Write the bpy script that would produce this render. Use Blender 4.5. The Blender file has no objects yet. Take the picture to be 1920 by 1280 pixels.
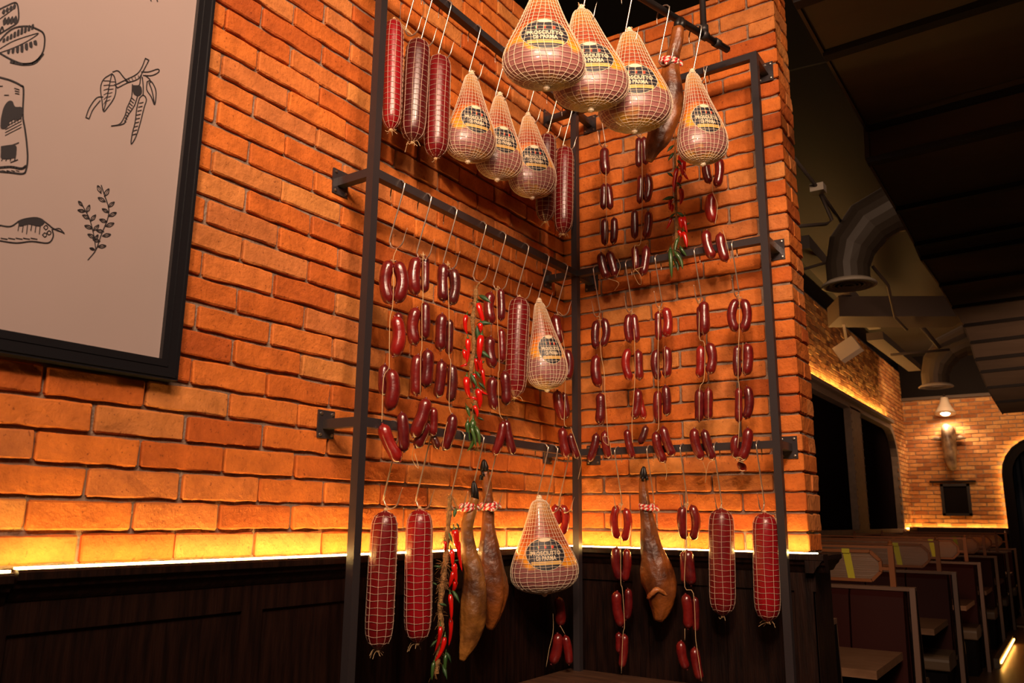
import bpy, bmesh, math, random
from mathutils import Vector, Matrix, noise
R = math.radians
random.seed(7)
S = bpy.context.scene
COL = S.collection

# ------------------------------------------------------------------ camera
CAM = Vector((1.9906, -3.3537, 1.525)); YAW, PITCH, ROLL, F = -0.6003, 0.2157, 0.0105, 1517.7
_f = Vector((math.sin(YAW)*math.cos(PITCH), math.cos(YAW)*math.cos(PITCH), math.sin(PITCH)))
_r = Vector((math.cos(YAW), -math.sin(YAW), 0)); _u = _r.cross(_f)
RT = _r*math.cos(ROLL) + _u*math.sin(ROLL); UP = _u*math.cos(ROLL) - _r*math.sin(ROLL); FW = _f
cd = bpy.data.cameras.new('camera'); cam = bpy.data.objects.new('camera', cd); COL.objects.link(cam)
cam.matrix_world = Matrix(((RT.x, UP.x, -FW.x, CAM.x), (RT.y, UP.y, -FW.y, CAM.y), (RT.z, UP.z, -FW.z, CAM.z), (0, 0, 0, 1)))
cd.sensor_width = 36; cd.lens = F/1920*36; cd.clip_start = .05; cd.clip_end = 60
cd.dof.use_dof = True; cd.dof.focus_distance = 3.2; cd.dof.aperture_fstop = 5.6
S.camera = cam

# ------------------------------------------------------------------ world, exposure, main lights
w = bpy.data.worlds.new('world'); S.world = w; w.use_nodes = True
w.node_tree.nodes['Background'].inputs[0].default_value = (1.0, .55, .36, 1)
w.node_tree.nodes['Background'].inputs[1].default_value = .018
S.view_settings.view_transform = 'Standard'; S.view_settings.look = 'None'
S.view_settings.exposure = -0.25; S.view_settings.gamma = 1.0; S.view_settings.use_curve_mapping = False
WARM = (1.0, .69, .48)

def spot(name, loc, target, power, ang=70, blend=.7, size=.05, col=WARM):
    l = bpy.data.lights.new(name, 'SPOT'); l.energy = power; l.color = col; l.spot_size = R(ang); l.spot_blend = blend
    l.shadow_soft_size = size
    o = bpy.data.objects.new(name, l); COL.objects.link(o); o.location = loc
    o.rotation_euler = (Vector(target)-Vector(loc)).to_track_quat('-Z', 'Y').to_euler(); return o
def area(name, loc, target, power, sx, sy, col=WARM, spread=180):
    l = bpy.data.lights.new(name, 'AREA'); l.energy = power; l.color = col; l.shape = 'RECTANGLE'; l.size = sx; l.size_y = sy
    l.spread = R(spread)
    o = bpy.data.objects.new(name, l); COL.objects.link(o); o.location = loc
    o.rotation_euler = (Vector(target)-Vector(loc)).to_track_quat('-Z', 'Y').to_euler(); return o
spot('ceiling_spot_left', (2.35, -4.3, 3.75), (.1, -1.45, 2.3), 330, 66, .8, .16)
spot('ceiling_spot_right', (2.3, -2.7, 3.9), (.45, -.1, 2.2), 190, 76, .8, .09)
spot('ceiling_spot_middle', (1.7, -3.2, 4.2), (.3, -.6, 2.7), 90, 80, .9, .2)
area('soft_fill', (2.5, -3.2, 4.3), (.2, -.6, 3.1), 85, 2.2, 1.2, WARM, 130)  # added soft fill from the front, lifts the upper walls and joints
area('aisle_glow', (2.6, 4.5, 2.2), (.5, 7.5, 4.6), 25, 1.6, 5.0, (1, .58, .35), 100)
area('aisle_downlight', (.4, 8.0, 4.6), (.4, 8.0, 0), 7, 1.2, 8.0, (1, .55, .32))
area('far_wall_fill', (.6, 12.6, 4.5), (.2, 15, 2.9), 46, 1.6, .4, (1, .58, .30), 130)  # added fill that brightens the far wall, not a fixture

# ------------------------------------------------------------------ pixel rays -> points at real depths
def ray(u, v):
    return FW + RT*((u-960)/F) - UP*((v-640)/F)
def onx(u, v, x): d = ray(u, v); return CAM + d*((x-CAM.x)/d.x)
def ony(u, v, y): d = ray(u, v); return CAM + d*((y-CAM.y)/d.y)
def onz(u, v, z): d = ray(u, v); return CAM + d*((z-CAM.z)/d.z)
def depth(P): return (P-CAM).dot(FW)
def face(anchor, u, v, dep=0):
    n = Vector((CAM.x-anchor.x, CAM.y-anchor.y, 0)).normalized(); a = anchor + n*dep
    d = ray(u, v); return CAM + d*((a-CAM).dot(n)/d.dot(n))

# ------------------------------------------------------------------ materials
MATS = {}
def nd(nt, t, **kw):
    n = nt.nodes.new(t)
    for k, v in kw.items():
        if hasattr(n, k): setattr(n, k, v)
    return n
def mat(name, c, rough=.5, metal=0, emit=None, estr=0, c2=None, scale=20, bump=0, bscale=60, stretch=None, spec=None, coat=0, detail=4, lo=.35, hi=.65, trans=0, sss=0, alpha=1):
    if name in MATS: return MATS[name]
    m = bpy.data.materials.new(name); m.use_nodes = True; nt = m.node_tree; b = nt.nodes['Principled BSDF']
    b.inputs['Base Color'].default_value = (*c, 1); b.inputs['Roughness'].default_value = rough; b.inputs['Metallic'].default_value = metal
    if spec is not None: b.inputs['Specular IOR Level'].default_value = spec
    if coat: b.inputs['Coat Weight'].default_value = coat; b.inputs['Coat Roughness'].default_value = .15
    if trans: b.inputs['Transmission Weight'].default_value = trans
    if alpha < 1: b.inputs['Alpha'].default_value = alpha
    if emit: b.inputs['Emission Color'].default_value = (*emit, 1); b.inputs['Emission Strength'].default_value = estr
    tc = nd(nt, 'ShaderNodeTexCoord'); mp = nd(nt, 'ShaderNodeMapping'); nt.links.new(tc.outputs['Object'], mp.inputs[0])
    if stretch: mp.inputs['Scale'].default_value = stretch
    if c2:
        n = nd(nt, 'ShaderNodeTexNoise'); n.inputs['Scale'].default_value = scale; n.inputs['Detail'].default_value = detail
        r = nd(nt, 'ShaderNodeValToRGB'); r.color_ramp.elements[0].position = lo; r.color_ramp.elements[1].position = hi
        r.color_ramp.elements[0].color = (*c, 1); r.color_ramp.elements[1].color = (*c2, 1)
        nt.links.new(mp.outputs[0], n.inputs['Vector']); nt.links.new(n.outputs[0], r.inputs[0]); nt.links.new(r.outputs[0], b.inputs['Base Color'])
    if bump:
        n = nd(nt, 'ShaderNodeTexNoise'); n.inputs['Scale'].default_value = bscale; n.inputs['Detail'].default_value = 6
        bp = nd(nt, 'ShaderNodeBump'); bp.inputs['Strength'].default_value = bump; bp.inputs['Distance'].default_value = .01
        nt.links.new(mp.outputs[0], n.inputs['Vector']); nt.links.new(n.outputs[0], bp.inputs['Height']); nt.links.new(bp.outputs[0], b.inputs['Normal'])
    MATS[name] = m; return m

def brick_mat(name, pal, bump=.35):
    m = bpy.data.materials.new(name); m.use_nodes = True; nt = m.node_tree; b = nt.nodes['Principled BSDF']
    b.inputs['Roughness'].default_value = .78; b.inputs['Specular IOR Level'].default_value = .3
    at = nd(nt, 'ShaderNodeAttribute'); at.attribute_name = 'tint'
    r = nd(nt, 'ShaderNodeValToRGB'); cr = r.color_ramp
    cr.elements[0].color = (*pal[0], 1); cr.elements[1].color = (*pal[-1], 1)
    for i in range(1, len(pal)-1):
        e = cr.elements.new(i/(len(pal)-1)); e.color = (*pal[i], 1)
    nt.links.new(at.outputs['Fac'], r.inputs[0])
    tc = nd(nt, 'ShaderNodeTexCoord')
    n1 = nd(nt, 'ShaderNodeTexNoise'); n1.inputs['Scale'].default_value = 14; n1.inputs['Detail'].default_value = 6; n1.inputs['Roughness'].default_value = .65
    nt.links.new(tc.outputs['Object'], n1.inputs['Vector'])
    r1 = nd(nt, 'ShaderNodeValToRGB'); r1.color_ramp.elements[0].position = .3; r1.color_ramp.elements[1].position = .72
    r1.color_ramp.elements[0].color = (.62, .60, .60, 1); r1.color_ramp.elements[1].color = (1.12, 1.18, 1.3, 1)
    nt.links.new(n1.outputs[0], r1.inputs[0])
    mx = nd(nt, 'ShaderNodeMix'); mx.data_type = 'RGBA'; mx.blend_type = 'MULTIPLY'; mx.inputs[0].default_value = .8
    nt.links.new(r.outputs[0], mx.inputs[6]); nt.links.new(r1.outputs[0], mx.inputs[7])
    # small dark pits
    v = nd(nt, 'ShaderNodeTexNoise'); v.inputs['Scale'].default_value = 95; v.inputs['Detail'].default_value = 2
    nt.links.new(tc.outputs['Object'], v.inputs['Vector'])
    rv = nd(nt, 'ShaderNodeValToRGB'); rv.color_ramp.elements[0].position = .27; rv.color_ramp.elements[1].position = .34
    rv.color_ramp.elements[0].color = (.35, .25, .2, 1); rv.color_ramp.elements[1].color = (1, 1, 1, 1)
    nt.links.new(v.outputs[0], rv.inputs[0])
    m2 = nd(nt, 'ShaderNodeMix'); m2.data_type = 'RGBA'; m2.blend_type = 'MULTIPLY'; m2.inputs[0].default_value = .7
    nt.links.new(mx.outputs[2], m2.inputs[6]); nt.links.new(rv.outputs[0], m2.inputs[7])
    nt.links.new(m2.outputs[2], b.inputs['Base Color'])
    n2 = nd(nt, 'ShaderNodeTexNoise'); n2.inputs['Scale'].default_value = 55; n2.inputs['Detail'].default_value = 8; n2.inputs['Roughness'].default_value = .6
    nt.links.new(tc.outputs['Object'], n2.inputs['Vector'])
    bp = nd(nt, 'ShaderNodeBump'); bp.inputs['Strength'].default_value = bump; bp.inputs['Distance'].default_value = .008
    nt.links.new(n2.outputs[0], bp.inputs['Height']); nt.links.new(bp.outputs[0], b.inputs['Normal'])
    return m
BRICK = brick_mat('brick', bump=.75, pal= [(.46, .085, .010), (.58, .130, .015), (.68, .175, .024), (.56, .165, .038), (.66, .235, .050)])
BRICK_FAR = brick_mat('brick_far', [(.30, .10, .028), (.50, .20, .055), (.64, .33, .11), (.40, .14, .04)])
MORTAR = mat('mortar', (.20, .13, .09), .95, c2=(.30, .21, .15), scale=30, bump=.6, bscale=120)
STEEL = mat('painted_steel', (.042, .034, .037), .30, .3, bump=.05, bscale=200)
STEELD = mat('dark_steel', (.030, .024, .024), .45, .4)
HOOK = mat('hook_steel', (.66, .54, .44), .30, .85)
BOLT = mat('bolt_steel', (.45, .38, .32), .35, 1.0)
FRAMEB = mat('frame_black', (.010, .009, .011), .35, spec=.4, bump=.05)
PANEL = mat('picture_panel', (.40, .305, .285), .5, c2=(.365, .285, .265), scale=1.5)
INK = mat('drawing_ink', (.018, .014, .018), .6)
WOODD = mat('dark_wood', (.0055, .002, .0014), .45, spec=.25, c2=(.017, .006, .0035), scale=9, stretch=(6, 6, .6), bump=.25, bscale=30, detail=8)
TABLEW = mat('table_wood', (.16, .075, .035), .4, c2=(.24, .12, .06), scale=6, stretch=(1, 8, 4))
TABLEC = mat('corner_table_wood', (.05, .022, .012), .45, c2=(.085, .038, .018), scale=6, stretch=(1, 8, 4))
LED = mat('led_strip', (1, .8, .5), .5, emit=(1.0, .66, .20), estr=100)
LEDF = mat('led_strip_far', (1, .8, .5), .5, emit=(1.0, .50, .12), estr=42)
SAUS = [mat('sausage_%d' % i, c, .27, c2=c2, scale=35, bump=.12, bscale=90, coat=.5, spec=.6) for i, (c, c2) in enumerate([
    ((.105, .004, .005), (.165, .009, .007)), ((.070, .0035, .005), (.115, .007, .007)), ((.19, .004, .004), (.27, .012, .008)), ((.050, .006, .006), (.09, .010, .008))])]
SALB = mat('salami_bright', (.26, .004, .008), .3, c2=(.19, .004, .006), scale=12, coat=.15, bump=.1)
SALD = mat('salami_dark', (.060, .004, .005), .35, c2=(.10, .006, .006), scale=12, coat=.3, bump=.1)
SALM = mat('salami_mid', (.16, .005, .006), .32, c2=(.11, .004, .006), scale=12, coat=.15, bump=.1)
TWINE = mat('twine', (.52, .34, .17), .85)
NETW = mat('netting_white', (.78, .62, .44), .8)
NETS = mat('netting_salami', (.50, .33, .24), .8)
JUTE = mat('jute_cord', (.36, .18, .06), .95, c2=(.20, .10, .03), scale=80, bump=.8, bscale=150)
CHILI = mat('chili_red', (.62, .008, .004), .22, c2=(.42, .005, .004), scale=20, coat=.5)
GREEN = mat('chili_green', (.020, .060, .012), .35, c2=(.045, .10, .02), scale=20, coat=.3)
LEAFM = mat('chili_leaf', (.020, .055, .018), .5, c2=(.04, .10, .03), scale=20)
LBLACK = mat('label_black', (.012, .010, .016), .5)
LCREAM = mat('label_cream', (.72, .58, .38), .6)
LGOLD = mat('label_gold', (.62, .36, .08), .5)
LRED = mat('label_red', (.65, .05, .02), .5)
LGREEN = mat('label_green', (.03, .22, .05), .5)
HOOF = mat('hoof_black', (.010, .007, .006), .4, spec=.3)
JAM = mat('cured_leg_skin', (.050, .011, .003), .42, c2=(.22, .058, .008), scale=9, bump=.9, bscale=22, coat=.08, detail=9, lo=.36, hi=.60)
JAM2 = mat('cured_leg_skin_pale', (.060, .018, .004), .45, c2=(.29, .11, .018), scale=8, bump=.9, bscale=22, coat=.08, detail=9, lo=.36, hi=.60)
JAMB = mat('cut_bone', (.30, .07, .015), .4, c2=(.42, .16, .04), scale=20, bump=.5)
ROPER = mat('cord_red', (.55, .012, .012), .7); ROPEW = mat('cord_white', (.72, .55, .45), .8)
LEATHER = mat('oxblood_leather', (.030, .0036, .0018), .55, bump=.04, bscale=60, spec=.12)
LEATHT = mat('tan_leather', (.13, .08, .045), .42)
BLACKP = mat('black_panel', (.006, .004, .004), .6, spec=.05)
TRIMW = mat('booth_edge', (.15, .075, .045), .45)
ORANGEW = mat('screen_frame_wood', (.24, .075, .020), .4)
GLASSR = mat('reeded_glass', (.55, .34, .21), .28, trans=.75, bump=.4, bscale=1, stretch=(1, 1, 200))
TAPE = mat('yellow_tape', (.50, .42, .015), .5)
DUCT = mat('duct_metal', (.085, .060, .042), .5, .2)
GRILL = mat('diffuser_paint', (.62, .50, .38), .5)
CEIL = mat('ceiling_black', (.012, .008, .007), .8)
BEAM = mat('ceiling_beam', (.075, .050, .038), .7)
CANOPY = mat('canopy_fabric', (.085, .055, .036), .75, c2=(.11, .072, .045), scale=2)
SEAM = mat('canopy_seam', (.012, .008, .007), .6)
CONC = mat('window_steel', (.22, .15, .11), .6, c2=(.17, .12, .09), scale=12)
DGLASS = mat('dark_glass', (.008, .005, .006), .3, spec=0)
FLOORM = mat('floor_wood', (.085, .045, .022), .35, c2=(.13, .07, .035), scale=5, stretch=(8, .6, 1), bump=.1)
FLOORG = mat('platform_floor', (.10, .075, .05), .5)
ENAMEL = mat('lamp_enamel', (.62, .52, .42), .35)
BULB = mat('lamp_bulb', (1, .9, .7), .5, emit=(1, .72, .42), estr=30)
HEADM = mat('bull_head', (.26, .17, .10), .5, c2=(.07, .035, .02), scale=7, bump=.6, bscale=18)
BLUE = mat('blue_backdrop', (.012, .022, .05), .6)

def ham_mat():
    m = bpy.data.materials.new('ham_meat'); m.use_nodes = True; nt = m.node_tree; b = nt.nodes['Principled BSDF']
    b.inputs['Roughness'].default_value = .38; b.inputs['Coat Weight'].default_value = .3
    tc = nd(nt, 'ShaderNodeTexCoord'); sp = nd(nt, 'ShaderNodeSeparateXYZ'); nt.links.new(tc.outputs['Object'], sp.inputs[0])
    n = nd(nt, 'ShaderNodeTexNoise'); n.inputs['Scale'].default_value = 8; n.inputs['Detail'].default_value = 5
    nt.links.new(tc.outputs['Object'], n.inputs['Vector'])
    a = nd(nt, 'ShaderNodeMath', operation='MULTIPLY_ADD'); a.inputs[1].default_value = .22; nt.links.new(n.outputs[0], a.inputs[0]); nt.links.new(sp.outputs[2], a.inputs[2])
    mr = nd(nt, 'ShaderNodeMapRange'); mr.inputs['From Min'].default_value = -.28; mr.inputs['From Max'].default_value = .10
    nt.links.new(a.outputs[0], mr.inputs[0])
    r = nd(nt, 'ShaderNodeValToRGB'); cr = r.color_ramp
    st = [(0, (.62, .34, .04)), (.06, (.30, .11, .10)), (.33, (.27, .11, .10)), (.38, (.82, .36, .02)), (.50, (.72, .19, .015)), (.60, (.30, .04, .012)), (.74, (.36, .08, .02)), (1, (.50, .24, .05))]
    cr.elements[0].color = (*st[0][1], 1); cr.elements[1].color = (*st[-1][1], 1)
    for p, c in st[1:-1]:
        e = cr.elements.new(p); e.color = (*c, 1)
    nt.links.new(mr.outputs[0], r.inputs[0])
    n2 = nd(nt, 'ShaderNodeTexNoise'); n2.inputs['Scale'].default_value = 22; n2.inputs['Detail'].default_value = 6
    nt.links.new(tc.outputs['Object'], n2.inputs['Vector'])
    r2 = nd(nt, 'ShaderNodeValToRGB'); r2.color_ramp.elements[0].color = (.6, .5, .5, 1); r2.color_ramp.elements[1].color = (1.2, 1.15, 1.1, 1)
    nt.links.new(n2.outputs[0], r2.inputs[0])
    mx = nd(nt, 'ShaderNodeMix'); mx.data_type = 'RGBA'; mx.blend_type = 'MULTIPLY'; mx.inputs[0].default_value = .8
    nt.links.new(r.outputs[0], mx.inputs[6]); nt.links.new(r2.outputs[0], mx.inputs[7]); nt.links.new(mx.outputs[2], b.inputs['Base Color'])
    return m
HAM = ham_mat()

# ------------------------------------------------------------------ mesh builder
class MB:
    def __init__(s): s.v = []; s.f = []; s.m = []; s.t = []
    def face(s, idx, mi=0, t=0): s.f.append(tuple(idx)); s.m.append(mi); s.t.append(t)
    def box(s, a, b, mi=0, M=None, t=0):
        x0, x1 = sorted((a[0], b[0])); y0, y1 = sorted((a[1], b[1])); z0, z1 = sorted((a[2], b[2]))
        k = len(s.v)
        P = [Vector(p) for p in ((x0,y0,z0),(x1,y0,z0),(x1,y1,z0),(x0,y1,z0),(x0,y0,z1),(x1,y0,z1),(x1,y1,z1),(x0,y1,z1))]
        if M: P = [M @ p for p in P]
        s.v += P
        for q in ((3,2,1,0),(4,5,6,7),(0,1,5,4),(1,2,6,5),(2,3,7,6),(3,0,4,7)): s.face([k+i for i in q], mi, t)
    def beam(s, A, B, w, h, mi=0, up=Vector((0,0,1))):
        A, B = Vector(A), Vector(B); d = (B-A).normalized()
        if abs(d.dot(up)) > .95: up = Vector((1, 0, 0))
        x = d.cross(up).normalized()*w/2; y = x.cross(d).normalized()*h/2; k = len(s.v)
        s.v += [A-x-y, A+x-y, A+x+y, A-x+y, B-x-y, B+x-y, B+x+y, B-x+y]
        for q in ((0,1,2,3),(7,6,5,4),(4,5,1,0),(5,6,2,1),(6,7,3,2),(7,4,0,3)): s.face([k+i for i in q], mi)
    def tube(s, pts, rad, seg=8, caps=True, flat=1, mi=0, mfn=None, fdir=None, rfn=None):
        pts = [Vector(p) for p in pts]; n = len(pts)
        if not hasattr(rad, '__len__'): rad = [rad]*n
        T = [(pts[min(i+1, n-1)]-pts[max(i-1, 0)]).normalized() for i in range(n)]
        ref = Vector(fdir) if fdir is not None else (Vector((0, 1, 0)) if abs(T[0].y) < .9 else Vector((1, 0, 0)))
        N = (ref - T[0]*ref.dot(T[0])).normalized(); k = len(s.v)
        for i in range(n):
            N = (N - T[i]*N.dot(T[i]))
            N = N.normalized() if N.length > 1e-6 else T[i].orthogonal().normalized()
            B = T[i].cross(N)
            for j in range(seg):
                a = 2*math.pi*j/seg; rr = rad[i]*(rfn(i, a) if rfn else 1)
                s.v.append(pts[i] + N*(math.cos(a)*rr*flat) + B*(math.sin(a)*rr))
        for i in range(n-1):
            for j in range(seg):
                q = [k+i*seg+j, k+i*seg+(j+1) % seg, k+(i+1)*seg+(j+1) % seg, k+(i+1)*seg+j]
                s.face(q, mfn(i, j) if mfn else mi)
        if caps:
            s.face([k+j for j in range(seg)][::-1], mi); s.face([k+(n-1)*seg+j for j in range(seg)], mi)
    def ring(s, pts, r, seg=5, mi=0, mfn=None):
        pts = [Vector(p) for p in pts]; n = len(pts); c = sum(pts, Vector())/n; k = len(s.v)
        for i in range(n):
            t = (pts[(i+1) % n]-pts[i-1]).normalized(); N = (pts[i]-c); N = (N-t*N.dot(t)).normalized(); B = t.cross(N)
            for j in range(seg):
                a = 2*math.pi*j/seg; s.v.append(pts[i]+N*math.cos(a)*r+B*math.sin(a)*r)
        for i in range(n):
            for j in range(seg):
                i2 = (i+1) % n
                s.face([k+i*seg+j, k+i*seg+(j+1) % seg, k+i2*seg+(j+1) % seg, k+i2*seg+j], mfn(i, j) if mfn else mi)
    def lathe(s, prof, seg=24, c=(0,0,0), mi=0, M=None):
        k = len(s.v); n = len(prof); c = Vector(c)
        for r, z in prof:
            for j in range(seg):
                a = 2*math.pi*j/seg; p = Vector((r*math.cos(a), r*math.sin(a), z))
                if M: p = M @ p
                s.v.append(c+p)
        for i in range(n-1):
            for j in range(seg): s.face([k+i*seg+j, k+i*seg+(j+1) % seg, k+(i+1)*seg+(j+1) % seg, k+(i+1)*seg+j], mi)
        s.face([k+j for j in range(seg)][::-1], mi); s.face([k+(n-1)*seg+j for j in range(seg)], mi)
    def prism(s, poly, off, mi=0):
        poly = [Vector(p) for p in poly]; off = Vector(off); n = len(poly); k = len(s.v)
        s.v += poly + [p+off for p in poly]
        s.face(range(k, k+n), mi); s.face(list(range(k+n, k+2*n))[::-1], mi)
        for i in range(n): s.face([k+i, k+n+i, k+n+(i+1) % n, k+(i+1) % n], mi)
    def build(s, name, mats, parent=None, smooth=False, loc=None, tint=False):
        if not isinstance(mats, (list, tuple)): mats = [mats]
        loc = Vector(loc) if loc is not None else (Vector(parent['_o']) if parent is not None and '_o' in parent else Vector())
        me = bpy.data.meshes.new(name); me.from_pydata([tuple(p-loc) for p in s.v], [], s.f)
        for m in mats: me.materials.append(m)
        me.polygons.foreach_set('material_index', s.m)
        if smooth: me.polygons.foreach_set('use_smooth', [True]*len(s.f))
        if tint:
            a = me.attributes.new('tint', 'FLOAT', 'FACE'); a.data.foreach_set('value', s.t)
        b = bmesh.new(); b.from_mesh(me)
        if not tint: bmesh.ops.recalc_face_normals(b, faces=b.faces)
        b.to_mesh(me); b.free(); me.update()
        o = bpy.data.objects.new(name, me); COL.objects.link(o)
        if parent is not None: o.parent = parent
        else: o.location = loc
        return o
def tag(o, label, cat, group=None, kind=None):
    if label: o['label'] = label
    if cat: o['category'] = cat
    if group: o['group'] = group
    if kind: o['kind'] = kind
    return o
ORG = {}
def thing(name, loc, label, cat, group=None):
    o = bpy.data.objects.new(name, None); COL.objects.link(o); o.location = loc; o.empty_display_size = .05
    ORG[o.name] = Vector(loc); return tag(o, label, cat, group)
def part(mb, name, mats, root, smooth=False, sub=None):
    o = mb.build(name, mats, None, smooth, loc=ORG[root.name]); o.location = (0, 0, 0); o.parent = sub if sub else root
    return o
def struct(mb, name, mats, smooth=False, tint=False):
    o = mb.build(name, mats, None, smooth, tint=tint); o['kind'] = 'structure'; return o
def catmull(P, n):
    P = [Vector(p) for p in P]; out = []
    Q = [P[0]*2-P[1]] + P + [P[-1]*2-P[-2]]
    for i in range(1, len(Q)-2):
        for k in range(n):
            t = k/n; a, b, c, d = Q[i-1], Q[i], Q[i+1], Q[i+2]
            out.append(.5*((2*b)+(c-a)*t+(2*a-5*b+4*c-d)*t*t+(3*b-a-3*c+d)*t**3))
    out.append(P[-1]); return out

# ------------------------------------------------------------------ the setting
E_, LA, LB, WB, TT = .1706, 1.531, 1.0636, 1.107, .2108
ZT, ZM, ZL, ZD = 3.487, 2.653, 1.8176, 1.405
CH, BL_, CEILZ = .0785, .258, 4.9

def bricks(mb, O, U, Nn, length, z0, z1, phase, ch=CH, bl=BL_, nx=12, nz=6, amp=.0022, gap=.010, prot=.012, ends=(False, False), hole=None, seed=0):
    """real bricks standing proud of a mortar bed; O at z=0, U along the wall, Nn outward"""
    rnd = random.Random(seed); O, U, Nn = Vector(O), Vector(U), Vector(Nn); Z = Vector((0, 0, 1)); row = 0; z = z0
    while z < z1-.01:
        zt = min(z+ch, z1); x = -bl + (phase + (row % 2)*bl/2) % bl
        while x < length:
            xa, xb = max(x, 0), min(x+bl*(1+0), length)
            xe = x + bl
            if xb-xa > .03:
                g = gap/2; a0, a1 = xa + (g if x > 0 or not ends[0] else -prot*.2), xb-g if not (ends[1] and xb >= length-1e-6) else xb+prot*.9
                a0 += rnd.uniform(-.003, .003); a1 += rnd.uniform(-.003, .003) if xb < length-1e-6 else 0
                c0, c1 = z+g+rnd.uniform(-.0015, .0025), zt-g+rnd.uniform(-.002, .0015)
                cx, cz = (a0+a1)/2, (c0+c1)/2
                if not (hole and hole(cx, cz, a0, a1)):
                    t = rnd.random(); pr = prot + rnd.uniform(-.0025, .003); tilt = rnd.uniform(-.003, .003); k = len(mb.v); so = rnd.uniform(0, 50)
                    for iz in range(nz+1):
                        for ix in range(nx+1):
                            fx, fz = ix/nx, iz/nz
                            if nx > 4:
                                fx = 0 if ix == 0 else 1 if ix == nx else .016+.968*(ix-1)/(nx-2)
                                fz = 0 if iz == 0 else 1 if iz == nz else .06+.88*(iz-1)/(nz-2)
                            px = a0+(a1-a0)*fx; pz = c0+(c1-c0)*fz
                            ex = min(ix, nx-ix); ez = min(iz, nz-iz)
                            d = pr + tilt*(fz-.5) + noise.noise(Vector((px*16+so, pz*16, so)))*amp*1.6 + noise.noise(Vector((px*55, pz*55, so)))*amp*.7
                            if ex == 0 or ez == 0: d -= .0035 if nx > 4 else .001
                            if ex == 0 and ez == 0:
                                px += .003 if ix == 0 else -.003; pz += .003 if iz == 0 else -.003; d -= .002
                            if ez == 0: pz += noise.noise(Vector((px*18, so, 1)))*.0045
                            mb.v.append(O+U*px+Z*pz+Nn*d)
                    W = nx+1
                    for iz in range(nz):
                        for ix in range(nx): mb.face([k+iz*W+ix, k+iz*W+ix+1, k+(iz+1)*W+ix+1, k+(iz+1)*W+ix], 0, t)
                    loop = [k+i for i in range(nx+1)] + [k+i*W+nx for i in range(1, nz+1)] + [k+nz*W+i for i in range(nx-1, -1, -1)] + [k+i*W for i in range(nz-1, 0, -1)]
                    kb = len(mb.v)
                    for q in loop:
                        p = mb.v[q]; dd = (p-O).dot(Nn); mb.v.append(p-Nn*(dd+.004))
                    L = len(loop)
                    for i in range(L): mb.face([loop[i], kb+i, kb+(i+1) % L, loop[(i+1) % L]], 0, t)
            x = xe
        z = zt; row += 1

# left brick wall (plane x=0), runs from beyond the frame's left edge to the corner
mb = MB()
YL = -3.2
bricks(mb, (0, 0, 0), (0, -1, 0), (1, 0, 0), -YL, ZD, 4.0, phase=(2.03 % BL_), seed=3)
mb.box((-.2, YL, 0), (0.0, 0.0, 4.0), 1)
struct(mb, 'wall_left', [BRICK, MORTAR], tint=True)
mb = MB()
bricks(mb, (0, 0, 0), (1, 0, 0), (0, -1, 0), WB, ZD, 3.95, phase=.09, seed=5, ends=(False, True))
bricks(mb, (WB, 0, 0), (0, 1, 0), (1, 0, 0), TT, ZD, 3.95, phase=0, bl=TT, seed=6, prot=.007)
mb.box((-.2, 0, 0), (WB, TT, 3.95), 1)
struct(mb, 'wall_back', [BRICK, MORTAR], tint=True)

# wainscot with ledge
def ledge_profile(d0):  # (outward, z)
    return [(0, ZD), (.062, ZD), (.068, ZD-.006), (.068, ZD-.022), (.058, ZD-.030), (.054, ZD-.040), (.044, ZD-.048), (.036, ZD-.062), (.030, ZD-.070), (0, ZD-.070)]
def run_profile(mb, prof, O, U, Nn, L, mi=0):
    poly = [Vector(O)+Vector(Nn)*p+Vector((0, 0, z)) for p, z in prof]; mb.prism(poly, Vector(U)*L, mi)
mb = MB()
run_profile(mb, ledge_profile(0), (0.004, 0, 0), (0, -1, 0), (1, 0, 0), 2.445)
run_profile(mb, [(p, z-.006) for p, z in ledge_profile(0)], (0.004, -2.452, 0), (0, -1, 0), (1, 0, 0), .75)
o = struct(mb, 'trim_1', WOODD)
mb = MB()
run_profile(mb, ledge_profile(0), (0.03, -.004, 0), (1, 0, 0), (0, -1, 0), WB+.045)
run_profile(mb, [(p, z) for p, z in ledge_profile(0)], (WB+.004, -.07, 0), (0, 1, 0), (1, 0, 0), TT+.10)
struct(mb, 'trim_2', WOODD)
mb = MB()
mb.box((0.001, -3.2, 0), (.022, 0, ZD-.06), 0)
ys = [-3.15, -2.47, -1.78, -1.1, -.42]
for a in ys: mb.box((.022, a-.035, 0), (.032, a+.035, ZD-.06), 0)
mb.box((.022, -3.2, ZD-.14), (.031, -.02, ZD-.06), 0)
struct(mb, 'trim_3', WOODD)
mb = MB()
mb.box((.02, -.022, 0), (WB+.022, -.001, ZD-.06), 0); mb.box((WB+.001, -.022, 0), (WB+.024, TT+.02, ZD-.06), 0)
for a in (.06, .40, .74, 1.09): mb.box((a-.035, -.032, 0), (a+.035, -.022, ZD-.06), 0)
mb.box((.02, -.031, ZD-.14), (WB+.03, -.022, ZD-.06), 0)
struct(mb, 'trim_4', WOODD)
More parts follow.
